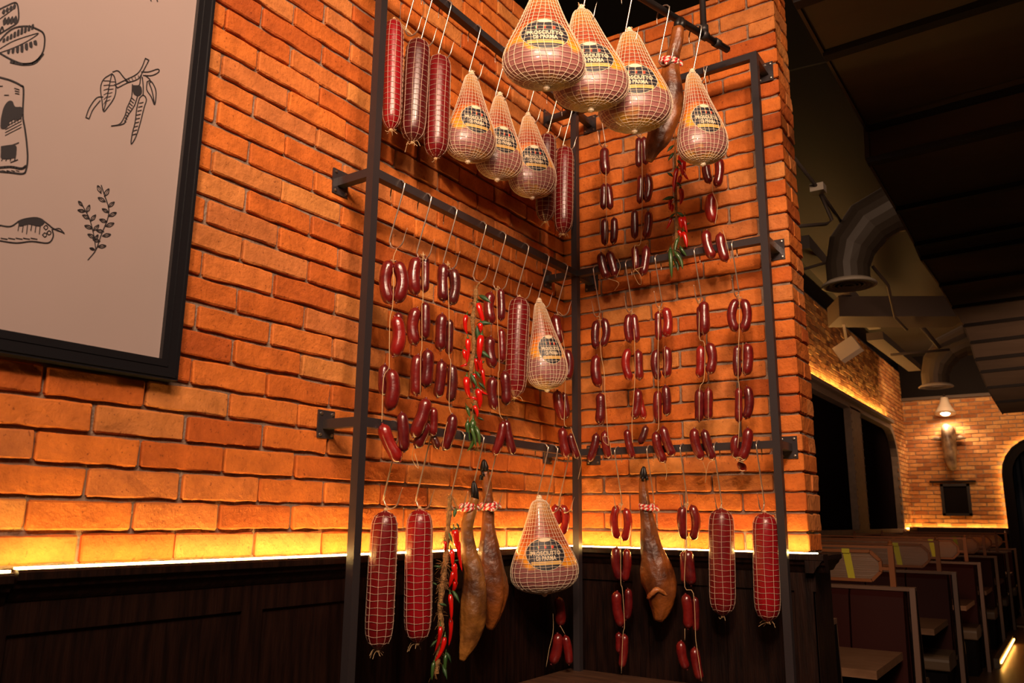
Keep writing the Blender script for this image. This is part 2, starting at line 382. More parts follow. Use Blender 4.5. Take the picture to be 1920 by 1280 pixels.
# LED strips lying on the ledge
def led(P, Q, wd=.010, m=LED, label=None):
    mb = MB(); P, Q = Vector(P), Vector(Q); mb.beam(P, Q, wd, .004); o = mb.build('led_strip', m, None, loc=(P+Q)/2); return tag(o, label, 'light strip', 'glowing light strips on the ledges')
led((.052, -2.445, ZD+.003), (.052, -.056, ZD+.003), label='glowing warm light strip along ledge below the left brick wall')
led((.052, -3.15, ZD-.003), (.052, -2.455, ZD-.003), label='short glowing light strip on the slightly lower ledge piece at far left')
led((.060, -.050, ZD+.003), (WB+.05, -.050, ZD+.003), label='glowing light strip on ledge below the brick wall right of the corner post')

# floor, ceiling
mb = MB(); mb.box((-1.0, -5, -.1), (6, 17, 0)); struct(mb, 'floor', FLOORM)
mb = MB(); mb.box((-1.0, -5, CEILZ), (6, 17, CEILZ+.1)); struct(mb, 'ceiling', CEIL)

# ------------------------------------------------------------------ the aisle behind
XS, YF = -.75, 15.0
WZ0, WZ1 = 1.40, 3.42           # window opening in the side wall
WY0, WY1 = 3.2, 13.95
def win_hole(cx, cz, a0, a1):
    y = YF - cx
    if not (WY0-.05 < y < WY1+.02): return False
    if cz > 3.36: return False
    yy = y - (WY1-.75)
    if cz > 2.75 and yy > 0:
        return ((yy/.75)**2 + ((cz-2.75)/.65)**2) < 1.02
    return True
mb = MB()
bricks(mb, (XS, YF, 0), (0, -1, 0), (1, 0, 0), 9.3, 1.38, 4.6, .1, nx=2, nz=1, amp=.004, seed=8, hole=win_hole, prot=.014, gap=.012)
mb.box((XS-.3, 2.6, 3.42), (XS, YF, 4.6), 1); mb.box((XS-.3, WY1, 0), (XS, YF, 3.42), 1); mb.box((XS-.3, 2.6, 0), (XS, YF, 1.38), 2)
mb.prism([(XS, WY1-.75, 3.42), (XS, WY1, 3.42), (XS, WY1, 2.72), (XS, WY1-.08, 3.02), (XS, WY1-.25, 3.24), (XS, WY1-.45, 3.36)], (-.3, 0, 0), 1)
struct(mb, 'wall_side', [BRICK_FAR, MORTAR, BLACKP], tint=True)
# window
mb = MB(); mb.box((XS-.12, WY0, WZ0), (XS-.10, WY1, WZ1+.02)); struct(mb, 'window_1', DGLASS)
mb = MB()
arc = [(WY0, 3.27), (WY1-.80, 3.27)] + [(WY1-.80+.74*math.sin(a), 2.60+.67*math.cos(a)) for a in [R(15*i) for i in range(1, 7)]] + [(WY1-.06, WZ0)]
arc2 = [(WY0, 3.42), (WY1-.78, 3.42)] + [(WY1-.78+.80*math.sin(a), 2.64+.78*math.cos(a)) for a in [R(15*i) for i in range(1, 7)]] + [(WY1+.02, WZ0)]
for i in range(len(arc)-1):
    mb.prism([(XS+.02, *arc[i]), (XS+.02, *arc[i+1]), (XS+.02, *arc2[i+1]), (XS+.02, *arc2[i])], (-.12, 0, 0))
mb.box((XS-.02, 5.6, 3.36), (XS+.10, WY1-.62, 3.415))
for y in (9.95, 5.0): mb.box((XS-.08, y, WZ0), (XS+.02, y+.75, 3.30))
for y in (9.95, 10.62, 5.0, 5.67):
    for k in range(14): mb.lathe([(.0, 0), (.02, .0), (.018, .012), (.0, .016)], 6, (XS+.02, y+.04, 1.5+k*.13), M=Matrix.Rotation(R(90), 3, 'Y'))
mb.box((XS-.1, WY0, WZ0-.06), (XS+.05, WY1, WZ0+.02))
struct(mb, 'trim_5', CONC)
ol = MB(); ol.beam((XS+.05, 5.8, 3.424), (XS+.05, 13.1, 3.424), .03, .01)
tag(ol.build('led_strip', mat('led_strip_side', (1, .8, .5), .5, emit=(1, .55, .15), estr=95), None, loc=(XS+.07, 9, 3.44)), 'glowing light strip above the long dark window beside the aisle', 'light strip', 'glowing light strips in the aisle')
lip = MB(); lip.box((XS, YF-.10, 1.34), (.93, YF-.085, 1.45)); lip.box((XS+.085, 14.0, 1.34), (XS+.10, YF-.085, 1.45)); lip.box((XS, YF-.09, 1.34), (.93, YF-.01, 1.40)); struct(lip, 'trim_6', WOODD)
ol = MB(); ol.beam((XS+.03, YF-.05, 1.425), (.91, YF-.05, 1.425), .03, .02); ol.beam((XS+.05, 14.0, 1.425), (XS+.05, YF-.07, 1.425), .03, .02)
tag(ol.build('led_strip', LEDF, None, loc=(0, YF-.06, 1.43)), 'glowing light strip along foot of the far end brick wall', 'light strip', 'glowing light strips in the aisle')
# far wall with arch
AX, AR = 1.62, .68
def arch_hole(cx, cz, a0, a1):
    x = XS + cx
    if x < AX-AR-.03: return False
    return cz < 2.45 or ((x-AX)**2 + (cz-2.45)**2) < (AR+.03)**2
mb = MB()
bricks(mb, (XS, YF, 0), (1, 0, 0), (0, -1, 0), 4.6, 1.38, 4.02, .05, nx=2, nz=1, amp=.004, seed=9, hole=arch_hole, prot=.012, gap=.012)
mb.box((XS, YF, 1.38), (AX-AR-.02, YF+.3, 4.02), 1); mb.box((AX-AR-.02, YF, 3.14), (3.85, YF+.3, 4.02), 1); mb.box((AX+AR+.02, YF, 0), (3.85, YF+.3, 3.14), 1)
for i in range(8):
    a0, a1 = R(180-i*90/8), R(180-(i+1)*90/8); a = AR+.02
    for sgn in (1, -1):
        mb.prism([(AX+sgn*a*math.cos(a0), YF, 2.45+a*math.sin(a0)), (AX+sgn*a*math.cos(a1), YF, 2.45+a*math.sin(a1)), (AX+sgn*a*math.cos(a1), YF, 3.15), (AX+sgn*a*math.cos(a0), YF, 3.15)], (0, .3, 0), 1)
mb.box((XS, YF-.02, 0), (AX-AR-.02, YF+.3, 1.38), 2)
mb.box((XS, YF-.005, 4.02), (6, YF+.3, CEILZ), 2)
mb.box((XS, YF-.05, 3.99), (3.85, YF, 4.05), 3)
struct(mb, 'wall_far', [BRICK_FAR, MORTAR, BLACKP, BEAM], tint=True)
mb = MB()
pin = [(AX-AR, 0.0), (AX-AR, 2.45)] + [(AX+AR*math.cos(R(180-i*15)), 2.45+AR*math.sin(R(180-i*15))) for i in range(1, 12)] + [(AX+AR, 2.45), (AX+AR, 0.0)]
for i in range(len(pin)-1):
    (xa, za), (xb, zb) = pin[i], pin[i+1]
    def inn(x, z): return (AX+(x-AX)*.80, z if z <= 2.45 else 2.45+(z-2.45)*.80)
    (xc, zc), (xd, zd_) = inn(xb, zb), inn(xa, za)
    mb.prism([(xa, YF-.11, za), (xb, YF-.11, zb), (xc, YF-.11, zc), (xd, YF-.11, zd_)], (0, .35, 0))
struct(mb, 'door_1', BLACKP)
fl = MB(); fp = [(AX-AR, 1.0)]+[(x, z) for x, z in pin[1:]]
for (xa, za), (xb, zb) in zip(fp, fp[1:-1]):
    def oo(x, z): return (AX+(x-AX)*1.055, z if z <= 2.45 else 2.45+(z-2.45)*1.055)
    (xc, zc), (xd, zd_) = oo(xb, zb), oo(xa, za); fl.prism([(xa, YF-.125, za), (xb, YF-.125, zb), (xc, YF-.125, zc), (xd, YF-.125, zd_)], (0, .014, 0))
struct(fl, 'trim_7', BLACKP)
ol = MB(); ol.tube([(AX+(x-AX)*1.03, YF-.06, z if z <= 2.45 else 2.45+(z-2.45)*1.03) for x, z in [(AX-AR, 1.43), (AX-AR, 1.9)]+pin[1:10]], .010, 5)
tag(ol.build('led_strip', LEDF, None, loc=(AX-AR, YF-.03, 2.4)), 'glowing light line around the dark arch at the far end', 'light strip', 'glowing light strips in the aisle')
mb = MB()
cur = [(AX-.7+i*.05, YF+.6+.03*math.sin(i*1.7)) for i in range(29)]
for i in range(28): mb.prism([(*cur[i], 0), (*cur[i+1], 0), (*cur[i+1], 3.3), (*cur[i], 3.3)], (0, .02, 0))
tag(mb.build('backdrop', BLUE, loc=(AX, YF+.6, 0)), 'added bluish dark curtain seen through the far arch', 'backdrop')  # folded sheet put in for the bluish dark inside the arch

# canopy: folded fabric panels, edge profile in the plane x=1.35
XC = 1.35
edge = [(1440, -110), (1490, 0), (1545, 100), (1616, 225), (1624, 240), (1627, 300), (1680, 390), (1715, 456), (1726, 482), (1761, 532), (1785, 574), (1806, 608), (1819, 640), (1828, 672), (1838, 695), (1850, 725), (1866, 752), (1880, 775)]
ep = [onx(u, v, XC) for u, v in edge]
mb = MB()
for i in range(len(ep)-1):
    a, b = ep[i], ep[i+1]
    n = 6; k = len(mb.v)
    for j in range(n+1):
        fx = j/n; x = XC + fx*3.4
        sag = .05*math.sin(fx*math.pi*1.5)*((i % 2)*2-1)
        mb.v += [Vector((x, a.y, a.z+.08*fx)), Vector((x, (a.y+b.y)/2, (a.z+b.z)/2+.08*fx+sag*.5)), Vector((x, b.y, b.z+.08*fx))]
    for j in range(n):
        q = k+j*3
        mb.face([q, q+3, q+4, q+1]); mb.face([q+1, q+4, q+5, q+2])
for i in range(1, len(ep)-1):
    if i in (3,): continue
    mb.beam(ep[i]+Vector((0, 0, -.012)), ep[i]+Vector((3.4, 0, .068)), .05 if i < 8 else .035, .03, 1)
for i in range(len(ep)-1): mb.beam(ep[i], ep[i+1], .012, .022, 2)
o = mb.build('ceiling_canopy', [CANOPY, SEAM, DUCT], loc=(XC, 3, 3.3)); tag(o, 'dark folded fabric ceiling canopy running along the aisle at right', 'canopy')

# ducts with round diffusers
def duct(u, v, D, scale, lab):
    P = CAM + ray(u, v)*D; r = .19*scale
    t = thing('air_duct', P, lab, 'duct', 'elbow air ducts over the aisle')
    m = MB(); X = Vector((1, .12, 0))
    path = [P+Vector((0, 0, .0)), P+Vector((0, 0, .16*scale)), P+Vector((.05*scale, 0, .34*scale)), P+Vector((.20*scale, 0, .52*scale)), P+Vector((.42*scale, 0, .62*scale)), P+Vector((2.2, .2, .66*scale))]
    m.tube(path, [r*.92, r*.95, r*1.05, r*1.12, r*1.15, r*1.15], 20); part(m, 'duct_pipe', DUCT, t)
    for k in (1, 2, 3, 4):
        pass
    m = MB(); m.lathe([(r*.95, .03), (r*1.18, .0), (r*1.2, -.012), (r*1.0, -.02), (r*.95, .0)], 28, P)
    for q in (.2, .4, .6, .8): m.lathe([(r*q, -.006), (r*(q+.10), -.016), (r*(q+.10), -.008), (r*q, .002)], 24, P)
    part(m, 'diffuser', GRILL, t, True)
duct(1592, 533, 7.0, 1.0, 'big dark elbow air duct with round grille, the nearer one')
duct(1755, 724, 11.5, 1.0, 'smaller looking elbow air duct with round grille near the far wall')

# ceiling beams and pipes (left behind the brick pier)
def bm_thing(name, A, B, w, h, m, lab, cat, grp=None):
    m_ = MB(); m_.beam(A, B, w, h); o = m_.build(name, m, loc=(Vector(A)+Vector(B))/2); return tag(o, lab, cat, grp)
bm_thing('ceiling_beam', CAM+ray(1480, 120)*6.2, CAM+ray(1600, 420)*10.2, .55, .10, BEAM, 'wide flat brown ceiling beam running beside the near air duct', 'beam')
bm_thing('ceiling_beam', CAM+ray(1500, 455)*7.2, CAM+ray(1640, 610)*12, .16, .12, BEAM, 'slim ceiling beam passing below the near air duct toward the far wall', 'beam')
bm_thing('ceiling_beam', CAM+ray(1562, 585)*9.6, CAM+ray(1800, 585)*9.4, .55, .24, BEAM, 'cross beam spanning the aisle ceiling between the two air ducts', 'beam')
bm_thing('ceiling_beam', CAM+ray(1640, 630)*10.5, CAM+ray(1715, 690)*14, .2, .1, BEAM, 'short pale beam behind the cross beam above the side wall', 'beam')
def pipe(pts, r, lab, m=BEAM):
    m_ = MB(); m_.tube(pts, r, 8); o = m_.build('ceiling_pipe', m, loc=pts[0], smooth=True); return tag(o, lab, 'pipe', 'thin pipes under the aisle ceiling')
pipe([CAM+ray(1488, 295)*5.8, CAM+ray(1533, 352)*6.2, CAM+ray(1560, 412)*6.4, CAM+ray(1548, 420)*6.3, CAM+ray(1495, 424)*6.0], .014, 'bent thin pipe with a junction box beside the brick pier')
pipe([CAM+ray(1533, 352)*6.2, CAM+ray(1590, 435)*7.4], .014, 'thin straight pipe leading from junction box toward near air duct', )
pipe([CAM+ray(1637, 500)*7.6, CAM+ray(1665, 535)*8.0, CAM+ray(1678, 595)*9.0, CAM+ray(1700, 618)*9.6], .016, 'bent pipe dropping right of the near air duct')
pipe([CAM+ray(1727, 610)*10, CAM+ray(1768, 660)*11.8], .03, 'pale thick pipe ahead of the far air duct')
pipe([CAM+ray(1505, 505)*7.6, CAM+ray(1556, 490)*7.6], .014, 'short level pipe ending at the near air duct')
pipe([CAM+ray(1670, 665)*11, CAM+ray(1780, 655)*11], .018, 'level pipe crossing in front of the far air duct')
P = CAM+ray(1534, 354)*6.2
mb = MB(); mb.box(P+Vector((-.05, -.05, -.03)), P+Vector((.05, .05, .03))); tag(mb.build('junction_box', GRILL, loc=P), 'small square junction box on the thin ceiling pipe', 'box')
P = CAM+ray(1590, 655)*9.6
mb = MB(); mb.box((-.13, -.1, -.09), (.13, .1, .09), M=Matrix.Rotation(R(-30), 3, 'Y')); mb.v = [p+P for p in mb.v]; mb.beam(P, P+Vector((-.06, 0, .75)), .03, .03)
tag(mb.build('wall_speaker', GRILL, loc=P), 'small pale box speaker hung above the side wall', 'speaker')
P = CAM+ray(1582, 620)*9.4
for k, (u, D, zz) in enumerate(((1531, 6.2, 1), (1583, 7.2, 1), (1602, 7.3, 1), (1606, 7.0, 1))):
    pass

# lamp over the bull head
P = ony(1772, 770, YF-.28)
t = thing('wall_lamp', P, 'lit metal cone wall lamp above the bull head', 'lamp')
m = MB(); Mr = Matrix.Rotation(R(-12), 3, 'X')
m.lathe([(.19, -.06), (.195, -.05), (.13, .07), (.09, .16), (.07, .27), (.0, .29)], 24, P, M=Mr); part(m, 'lamp_shade', ENAMEL, t, True)
m = MB(); m.lathe([(.0, -.10), (.06, -.085), (.10, -.05), (.0, -.03)], 16, P, M=Mr); part(m, 'bulb', BULB, t, True)
m = MB(); m.tube(catmull([P+Vector((0, 0, .24)), P+Vector((0, .06, .34)), P+Vector((0, .2, .30)), P+Vector((0, .28, .2))], 4), .014, 8); part(m, 'arm', STEELD, t, True)
l = bpy.data.lights.new('wall_lamp_light', 'SPOT'); l.energy = 80; l.color = (1, .66, .38); l.spot_size = R(150); l.spot_blend = .6; l.shadow_soft_size = .06
lo = bpy.data.objects.new('wall_lamp_light', l); COL.objects.link(lo); lo.location = P+Vector((0, -.02, -.12)); lo.rotation_euler = (R(12), 0, 0)
# bull head
P = ony(1781, 842, YF-.16)
t = thing('bull_head', P, 'mounted wooden bull head trophy on the far brick wall', 'trophy')
m = MB(); pts = catmull([P+Vector((0, .10, .34)), P+Vector((0, .0, .37)), P+Vector((0, -.10, .24)), P+Vector((.01, -.14, .02)), P+Vector((.02, -.16, -.18)), P+Vector((.03, -.15, -.33)), P+Vector((.03, -.10, -.39))], 4)
n_ = len(pts); rr = [.19*max(.22, math.sin(math.pi*(.12+.80*i/(n_-1)))**.6)*(1-.38*i/(n_-1)) for i in range(n_)]
m.tube(pts, rr, 16, flat=.8, rfn=lambda i, a: 1+.10*math.sin(3*a+i*.3)); part(m, 'head', HEADM, t, True)
for sx in (-1, 1):
    m = MB(); m.tube(catmull([P+Vector((sx*.12, -.02, .20)), P+Vector((sx*.22, -.03, .22)), P+Vector((sx*.31, -.04, .20))], 4), [.03, .035, .04, .045, .042, .035, .03, .018, .006], 8, flat=.5); part(m, 'ear', HEADM, t, True)
# wall hatch + shelf
a, b = ony(1763, 907, YF), ony(1824, 967, YF)
t = thing('wall_hatch', ((a.x+b.x)/2, YF-.03, b.z), 'dark square hatch with frame on the far wall under the bull head', 'hatch')
m = MB(); m.box((a.x+.04, YF-.03, b.z+.04), (b.x-.04, YF-.015, a.z-.04)); part(m, 'panel', BLACKP, t)
m = MB()
for q in (((a.x, YF-.06, b.z), (a.x+.05, YF-.0, a.z)), ((b.x-.05, YF-.06, b.z), (b.x, YF-.0, a.z)), ((a.x, YF-.06, b.z), (b.x, YF-.0, b.z+.05)), ((a.x, YF-.06, a.z-.05), (b.x, YF-.0, a.z))): m.box(*q)
part(m, 'frame', STEELD, t)
m = MB(); m.box((a.x-.18, YF-.08, a.z+.03), (b.x+.12, YF, a.z+.06)); tag(m.build('wall_shelf', WOODD, loc=((a.x+b.x)/2, YF, a.z+.04)), 'thin dark shelf on the far wall just above the square hatch', 'shelf')

# ------------------------------------------------------------------ booths
def rbox(m, a, b, r=.04, seg=4):
    """box with rounded long edges along x (a seat or cushion)"""
    (x0, y0, z0), (x1, y1, z1) = a, b; poly = []
    for cy, cz, a0 in ((y1-r, z1-r, 0), (y0+r, z1-r, 90), (y0+r, z0+r*.3, 180), (y1-r, z0+r*.3, 270)):
        for k in range(seg+1):
            an = R(a0+90*k/seg); rr = r if a0 < 180 else r*.3
            poly.append((x0, cy+(r if a0 < 180 else r*.3)*math.cos(an)+(0 if a0 < 180 else (-(r*.7) if a0 == 180 else r*.7)), cz+rr*math.sin(an)))
    m.prism(poly, (x1-x0, 0, 0))
XB = 1.065
bl_ = ['mostly hidden behind the brick pier', 'largest in view', 'second in view', 'third in view', 'fourth in view', 'fifth in view', 'nearest the far wall']
for i, y in enumerate([.51, 2.71, 4.92, 7.13, 9.34, 11.4, 13.5]):
    t = thing('booth_bench', (0, y, 0), 'double sided oxblood booth bench with glass divider, ' + bl_[i], 'booth bench', 'booth benches beside the aisle')
    x0 = XS+.06 if i else XS+.9
    m = MB(); m.prism([(XB-.04, y-.13, 0), (XB-.04, y+.13, 0), (XB-.04, y+.04, 1.10), (XB-.04, y-.03, 1.10)], (.04, 0, 0)); part(m, 'end_panel', BLACKP, t)
    m = MB()
    m.beam((XB-.012, y-.145, 0), (XB-.012, y-.035, 1.11), .03, .034); m.beam((XB-.012, y+.145, 0), (XB-.012, y+.045, 1.11), .03, .02); m.beam((x0, y+.005, 1.10), (XB, y+.005, 1.10), .10, .022)
    part(m, 'edge_trim', TRIMW, t)
    for sgn in (-1, 1):
        m = MB(); n = 5; wx = (XB-.06-x0)/n
        for k in range(n):
            m.prism([(x0+wx*k+.006, y+sgn*.02, .42), (x0+wx*k+.006, y+sgn*.16, .42), (x0+wx*k+.006, y+sgn*.075, 1.05), (x0+wx*k+.006, y+sgn*.05, 1.085), (x0+wx*k+.006, y+sgn*.0, 1.085)], (wx-.012, 0, 0))
        part(m, 'backrest', LEATHER, t)
        m = MB(); ya, yb = sorted((y+sgn*.12, y+sgn*.58)); rbox(m, (x0, ya, .36), (XB-.05, yb, .48), .05); part(m, 'seat', LEATHT, t, False)
        m = MB(); ya, yb = sorted((y+sgn*.10, y+sgn*.52)); m.box((x0, ya, 0), (XB-.08, yb, .355)); part(m, 'seat_base', BLACKP, t)
    # divider screen
    zs = 1.115; xs0 = x0+.02; xs1 = XB-.20; yy = y+.005; zt_ = 1.335; ch = .06
    for px_ in (x0+.01, XB-.13):
        m = MB(); m.beam((px_, yy, 1.10), (px_, yy, 1.375), .035, .035); m.lathe([(.0, 1.375), (.022, 1.378), (.012, 1.39), (.016, 1.40), (.0, 1.412)], 10, (px_, yy, 0)); part(m, 'screen_post', ORANGEW, t)
    out = [(xs0, zs+.03), (xs1-ch, zs+.03), (xs1, zs+.03+ch), (xs1, zt_-ch), (xs1-ch, zt_), (xs0, zt_)]
    m = MB()
    for k in range(6):
        (xa, za), (xb, zb) = out[k], out[(k+1) % 6]; m.beam((xa, yy, za), (xb, yy, zb), .03, .02)
    m.beam((xs1, yy, (zs+zt_)/2), (XB-.13, yy, (zs+zt_)/2), .02, .02); m.beam((x0+.02, yy, 1.365), (XB-.13, yy, 1.365), .025, .014)
    part(m, 'screen_frame', ORANGEW, t)
    m = MB(); m.prism([(x, yy-.003, z) for x, z in out], (0, .006, 0)); part(m, 'glass_panel', GLASSR, t)
    if i in (1, 2, 3, 4):
        xt = .655 if i == 1 else .60; m = MB(); m.prism([(xt-.03, yy-.006, zt_+.01), (xt+.02, yy-.006, zt_+.01), (xt+.045, yy-.006, zs+.02), (xt+.0, yy-.006, zs+.02)], (0, .002, 0)); m.box((xt-.03, yy-.017, zt_-.015), (xt+.02, yy-.012, zt_+.015)); part(m, 'tape_strip', TAPE, t)
tl = ['beside the brick pier, the nearest one', 'behind the front full booth bench', 'under the third divider screen from the front', 'between the third and fourth full booth benches', 'next to last along the aisle', 'last before the far wall']
for i, y in enumerate([2.10, 4.31, 6.52, 8.73, 10.8, 12.9]):
    t = thing('booth_table', (.2, y-.25, 0), 'brown wooden booth table ' + tl[i], 'table', 'booth tables beside the aisle')
    m = MB(); m.box((XS+.08, y-.42, .685), (XB-.075, y+.40, .73)); part(m, 'tabletop', TABLEW, t)
    m = MB(); m.beam((.2, y-.25, .0), (.2, y-.25, .69), .08, .08); m.box((-.1, y-.40, 0), (.5, y-.10, .03)); m.box((.1, y-.3, .66), (.3, y+.2, .686)); part(m, 'pedestal', STEELD, t)
mb = MB(); mb.box((1.075, 7.3, 0), (1.13, 9.6, .10)); tag(mb.build('step', FLOORG, loc=(1, 8.4, 0)), 'low grey step at the foot of the booths beside the aisle floor', 'step')
mb = MB(); mb.beam((1.14, 7.35, .055), (1.14, 9.6, .055), .012, .02)
tag(mb.build('led_strip', mat('led_strip_floor', (1, .8, .5), .5, emit=(1, .45, .08), estr=20), loc=(1.14, 8.4, .05)), 'orange glowing light strip low down at aisle floor', 'light strip', 'glowing light strips in the aisle')

# table in the corner under the rack
a = onz(1070, 1252, .90); 
t = thing('corner_table', (.62, -.5, 0), 'dark wooden tabletop edge under the hanging sausages in the corner', 'table')
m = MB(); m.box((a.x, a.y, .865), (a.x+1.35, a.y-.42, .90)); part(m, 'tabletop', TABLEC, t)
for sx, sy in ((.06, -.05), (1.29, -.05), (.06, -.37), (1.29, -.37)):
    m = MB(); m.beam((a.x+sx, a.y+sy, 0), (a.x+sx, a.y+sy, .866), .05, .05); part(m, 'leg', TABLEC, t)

# ------------------------------------------------------------------ framed picture on the left wall
PX = .038                                # panel plane
FO = .052                                # frame front plane
a_ = onx(405, 0, FO); b_ = onx(333, 711, FO); c_ = onx(0, 664, FO)
py1 = (a_.y+b_.y)/2; pz0 = (b_.z+c_.z)/2; py0 = -3.15; pz1 = 3.95; fw = .052
root = thing('framed_picture', (.03, py1-.5, pz0), 'large pale picture with ink food drawings in a black frame, left', 'picture')
m = MB()
for (ya, yb, za, zb) in ((py1-fw, py1, pz0, pz1), (py0, py0+fw, pz0, pz1), (py0+fw, py1-fw, pz0, pz0+fw), (py0+fw, py1-fw, pz1-fw, pz1)): m.box((.010, ya, za), (FO, yb, zb))
m.beam((FO, py1-.008, pz0+.008), (FO, py1-.008, pz1), .004, .006); m.beam((FO, py0, pz0+.008), (FO, py1-.008, pz0+.008), .006, .004)
m.beam((FO, py1-.034, pz0+.034), (FO, py1-.034, pz1), .003, .004); m.beam((FO, py0, pz0+.034), (FO, py1-.034, pz0+.034), .004, .003)
part(m, 'frame', FRAMEB, root)
m = MB(); m.box((.012, py0+.01, pz0+.01), (PX, py1-.01, pz1-.01)); part(m, 'panel', PANEL, root)
Z1 = 2.977
def stroke(m, pts, wd, closed=False, sc=Z1, ox=0, oy=0, smooth=True):
    P = [Vector((p[0]/sc+ox, p[1]/sc+oy, 0)) for p in pts]
    if smooth and len(P) > 2: P = catmull(P+([P[0]] if closed else []), 4)
    n = len(P); W = wd if hasattr(wd, '__len__') else [wd]*n
    for i in range(n-1):
        d = (P[i+1]-P[i]); 
        if d.length < 1e-4: continue
        q = Vector((-d.y, d.x, 0)).normalized(); wa = W[min(int(i*len(W)/n), len(W)-1)]/2/sc*1.0
        e = d.normalized()*wa*.4
        c = [P[i]-q*wa-e, P[i]+q*wa-e, P[i+1]+q*wa+e, P[i+1]-q*wa+e]
        m.prism([onx(p.x, p.y, PX+.0016) for p in c], (-.0012, 0, 0))
def blob(m, pts, sc=Z1, ox=0, oy=0):
    P = catmull([Vector((p[0]/sc+ox, p[1]/sc+oy, 0)) for p in pts]+[Vector((pts[0][0]/sc+ox, pts[0][1]/sc+oy, 0))], 3)[:-1]
    c = sum(P, Vector())/len(P); k = len(m.v); m.v += [onx(p.x, p.y, PX+.0015) for p in P] + [onx(c.x, c.y, PX+.0015)]
    for i in range(len(P)): m.face([k+i, k+(i+1) % len(P), k+len(P)])
# chilli branch
m = MB()
for a in ([(480, 655), (500, 600), (540, 545), (575, 540)], [(498, 662), (520, 610), (560, 560)], [(480, 655), (498, 662)], [(650, 470), (700, 445), (760, 415), (790, 380), (812, 325)], [(655, 490), (710, 462), (770, 440), (800, 395), (832, 335)], [(812, 325), (832, 335)],
          [(790, 400), (830, 400), (880, 385), (887, 400), (850, 420), (800, 420)], [(640, 470), (655, 488)], [(630, 400), (660, 395), (690, 430), (720, 460)], [(785, 430), (780, 470), (765, 480)], [(795, 430), (800, 480), (800, 530)], [(810, 420), (835, 440), (840, 460)],
          [(740, 470), (735, 540), (710, 600), (700, 640), (670, 690), (622, 702), (690, 690), (710, 650), (750, 590), (770, 530)],
          [(780, 545), (765, 600), (755, 680), (740, 740), (733, 802), (760, 760), (785, 680), (805, 600), (818, 555), (800, 530), (780, 545)],
          [(625, 410), (580, 440), (562, 490), (570, 560), (578, 620), (600, 600), (640, 540), (648, 480), (640, 430), (625, 410)], [(625, 410), (610, 480), (595, 560), (578, 620)],
          [(822, 455), (820, 500), (845, 540), (864, 583), (872, 520), (862, 480), (840, 450), (822, 455)], [(832, 460), (850, 510), (864, 583)]):
    stroke(m, a, 5)
blob(m, [(740, 475), (785, 480), (792, 520), (770, 535), (745, 520)])
for k in range(9): stroke(m, [(778-k*4.5, 575+k*22), (800-k*5, 570+k*22)], 4, smooth=False); stroke(m, [(735-k*5, 545+k*16), (752-k*6, 560+k*15)], 4, smooth=False)
for k in range(6): stroke(m, [(612-k*4, 450+k*22), (580, 450+k*26)], 2.5, smooth=False); stroke(m, [(612-k*4, 455+k*22), (645-k*6, 455+k*20)], 2.5, smooth=False)
for k in range(6): stroke(m, [(700+k*18, 448-k*7), (712+k*16, 462-k*6)], 2.5, smooth=False)
part(m, 'chilli_branch_drawing', INK, root)
# rosemary sprig
m = MB(); zs_ = 1/1.0
def s2(p, wd=4): stroke(m, p, wd/Z1, sc=1)
def leaf(m, x, y, L, ang, wd, w=1.3):
    a = R(ang); d = Vector((math.cos(a), -math.sin(a), 0)); q = Vector((-d.y, d.x, 0))
    p = [Vector((x, y, 0)), Vector((x, y, 0))+d*L*.5+q*wd, Vector((x, y, 0))+d*L, Vector((x, y, 0))+d*L*.5-q*wd]
    stroke(m, [(t.x, t.y) for t in p], w, closed=True, sc=1)
    stroke(m, [(p[0].x, p[0].y), (p[2].x, p[2].y)], w*.5, sc=1, smooth=False)
stroke(m, [(165, 487), (180, 468), (190, 440), (202, 410), (204, 390), (196, 365), (190, 347)], 1.6, sc=1)
stroke(m, [(180, 468), (176, 440), (168, 410), (155, 385)], 1.4, sc=1)
for x, y, L, an in ((190, 362, 16, 115), (196, 368, 17, 60), (198, 378, 16, 150), (203, 388, 15, 40), (204, 398, 14, 150), (204, 405, 16, 25), (201, 416, 15, 160), (198, 424, 17, 20), (195, 434, 14, 170), (192, 442, 16, 10), (188, 452, 14, 165), (183, 462, 16, 5),
                    (155, 386, 12, 130), (160, 396, 14, 170), (163, 398, 15, 70), (168, 410, 15, 150), (170, 414, 15, 50), (174, 428, 16, 160), (175, 432, 15, 45), (178, 446, 15, 150), (178, 450, 12, 60), (178, 468, 10, 160)):
    leaf(m, x, y, L, an, L*.20, 1.2)
part(m, 'herb_sprig_drawing', INK, root)
# citrus slices
m = MB()
stroke(m, [(-30, 260), (60, 165), (150, 145), (215, 165), (245, 190), (250, 240), (235, 300), (190, 345), (130, 355), (60, 330), (-10, 290)], 8)
stroke(m, [(-30, 290), (60, 235), (140, 205), (215, 185), (150, 230), (70, 268), (-20, 300)], 4)
stroke(m, [(60, 345), (130, 358), (195, 348), (240, 300)], 14)
for i in range(9):
    x = 20+i*20; y = 240-i*9; blob(m, [(x-7, y-4), (x-3, y-38+abs(i-5)*3), (x+9, y-42+abs(i-5)*3), (x+8, y-8)])
for i in range(7):
    x = 50+i*24; y = 272-i*8; blob(m, [(x-8, y+5), (x+8, y), (x+2+i*2, y+42-abs(i-3)*5), (x-10+i, y+38-abs(i-3)*5)])
stroke(m, [(-20, 60), (40, 30), (90, 14), (104, 60), (100, 120), (60, 150), (20, 175), (-5, 190)], 7)
stroke(m, [(-10, 110), (40, 75), (85, 40)], 4)
for i in range(4): blob(m, [(10+i*20, 70-i*10), (20+i*20, 50-i*10), (30+i*20, 60-i*10), (22+i*20, 80-i*10)]); blob(m, [(15+i*20, 115-i*3), (30+i*20, 95-i*3), (38+i*20, 125-i*3), (20+i*20, 140-i*3)])
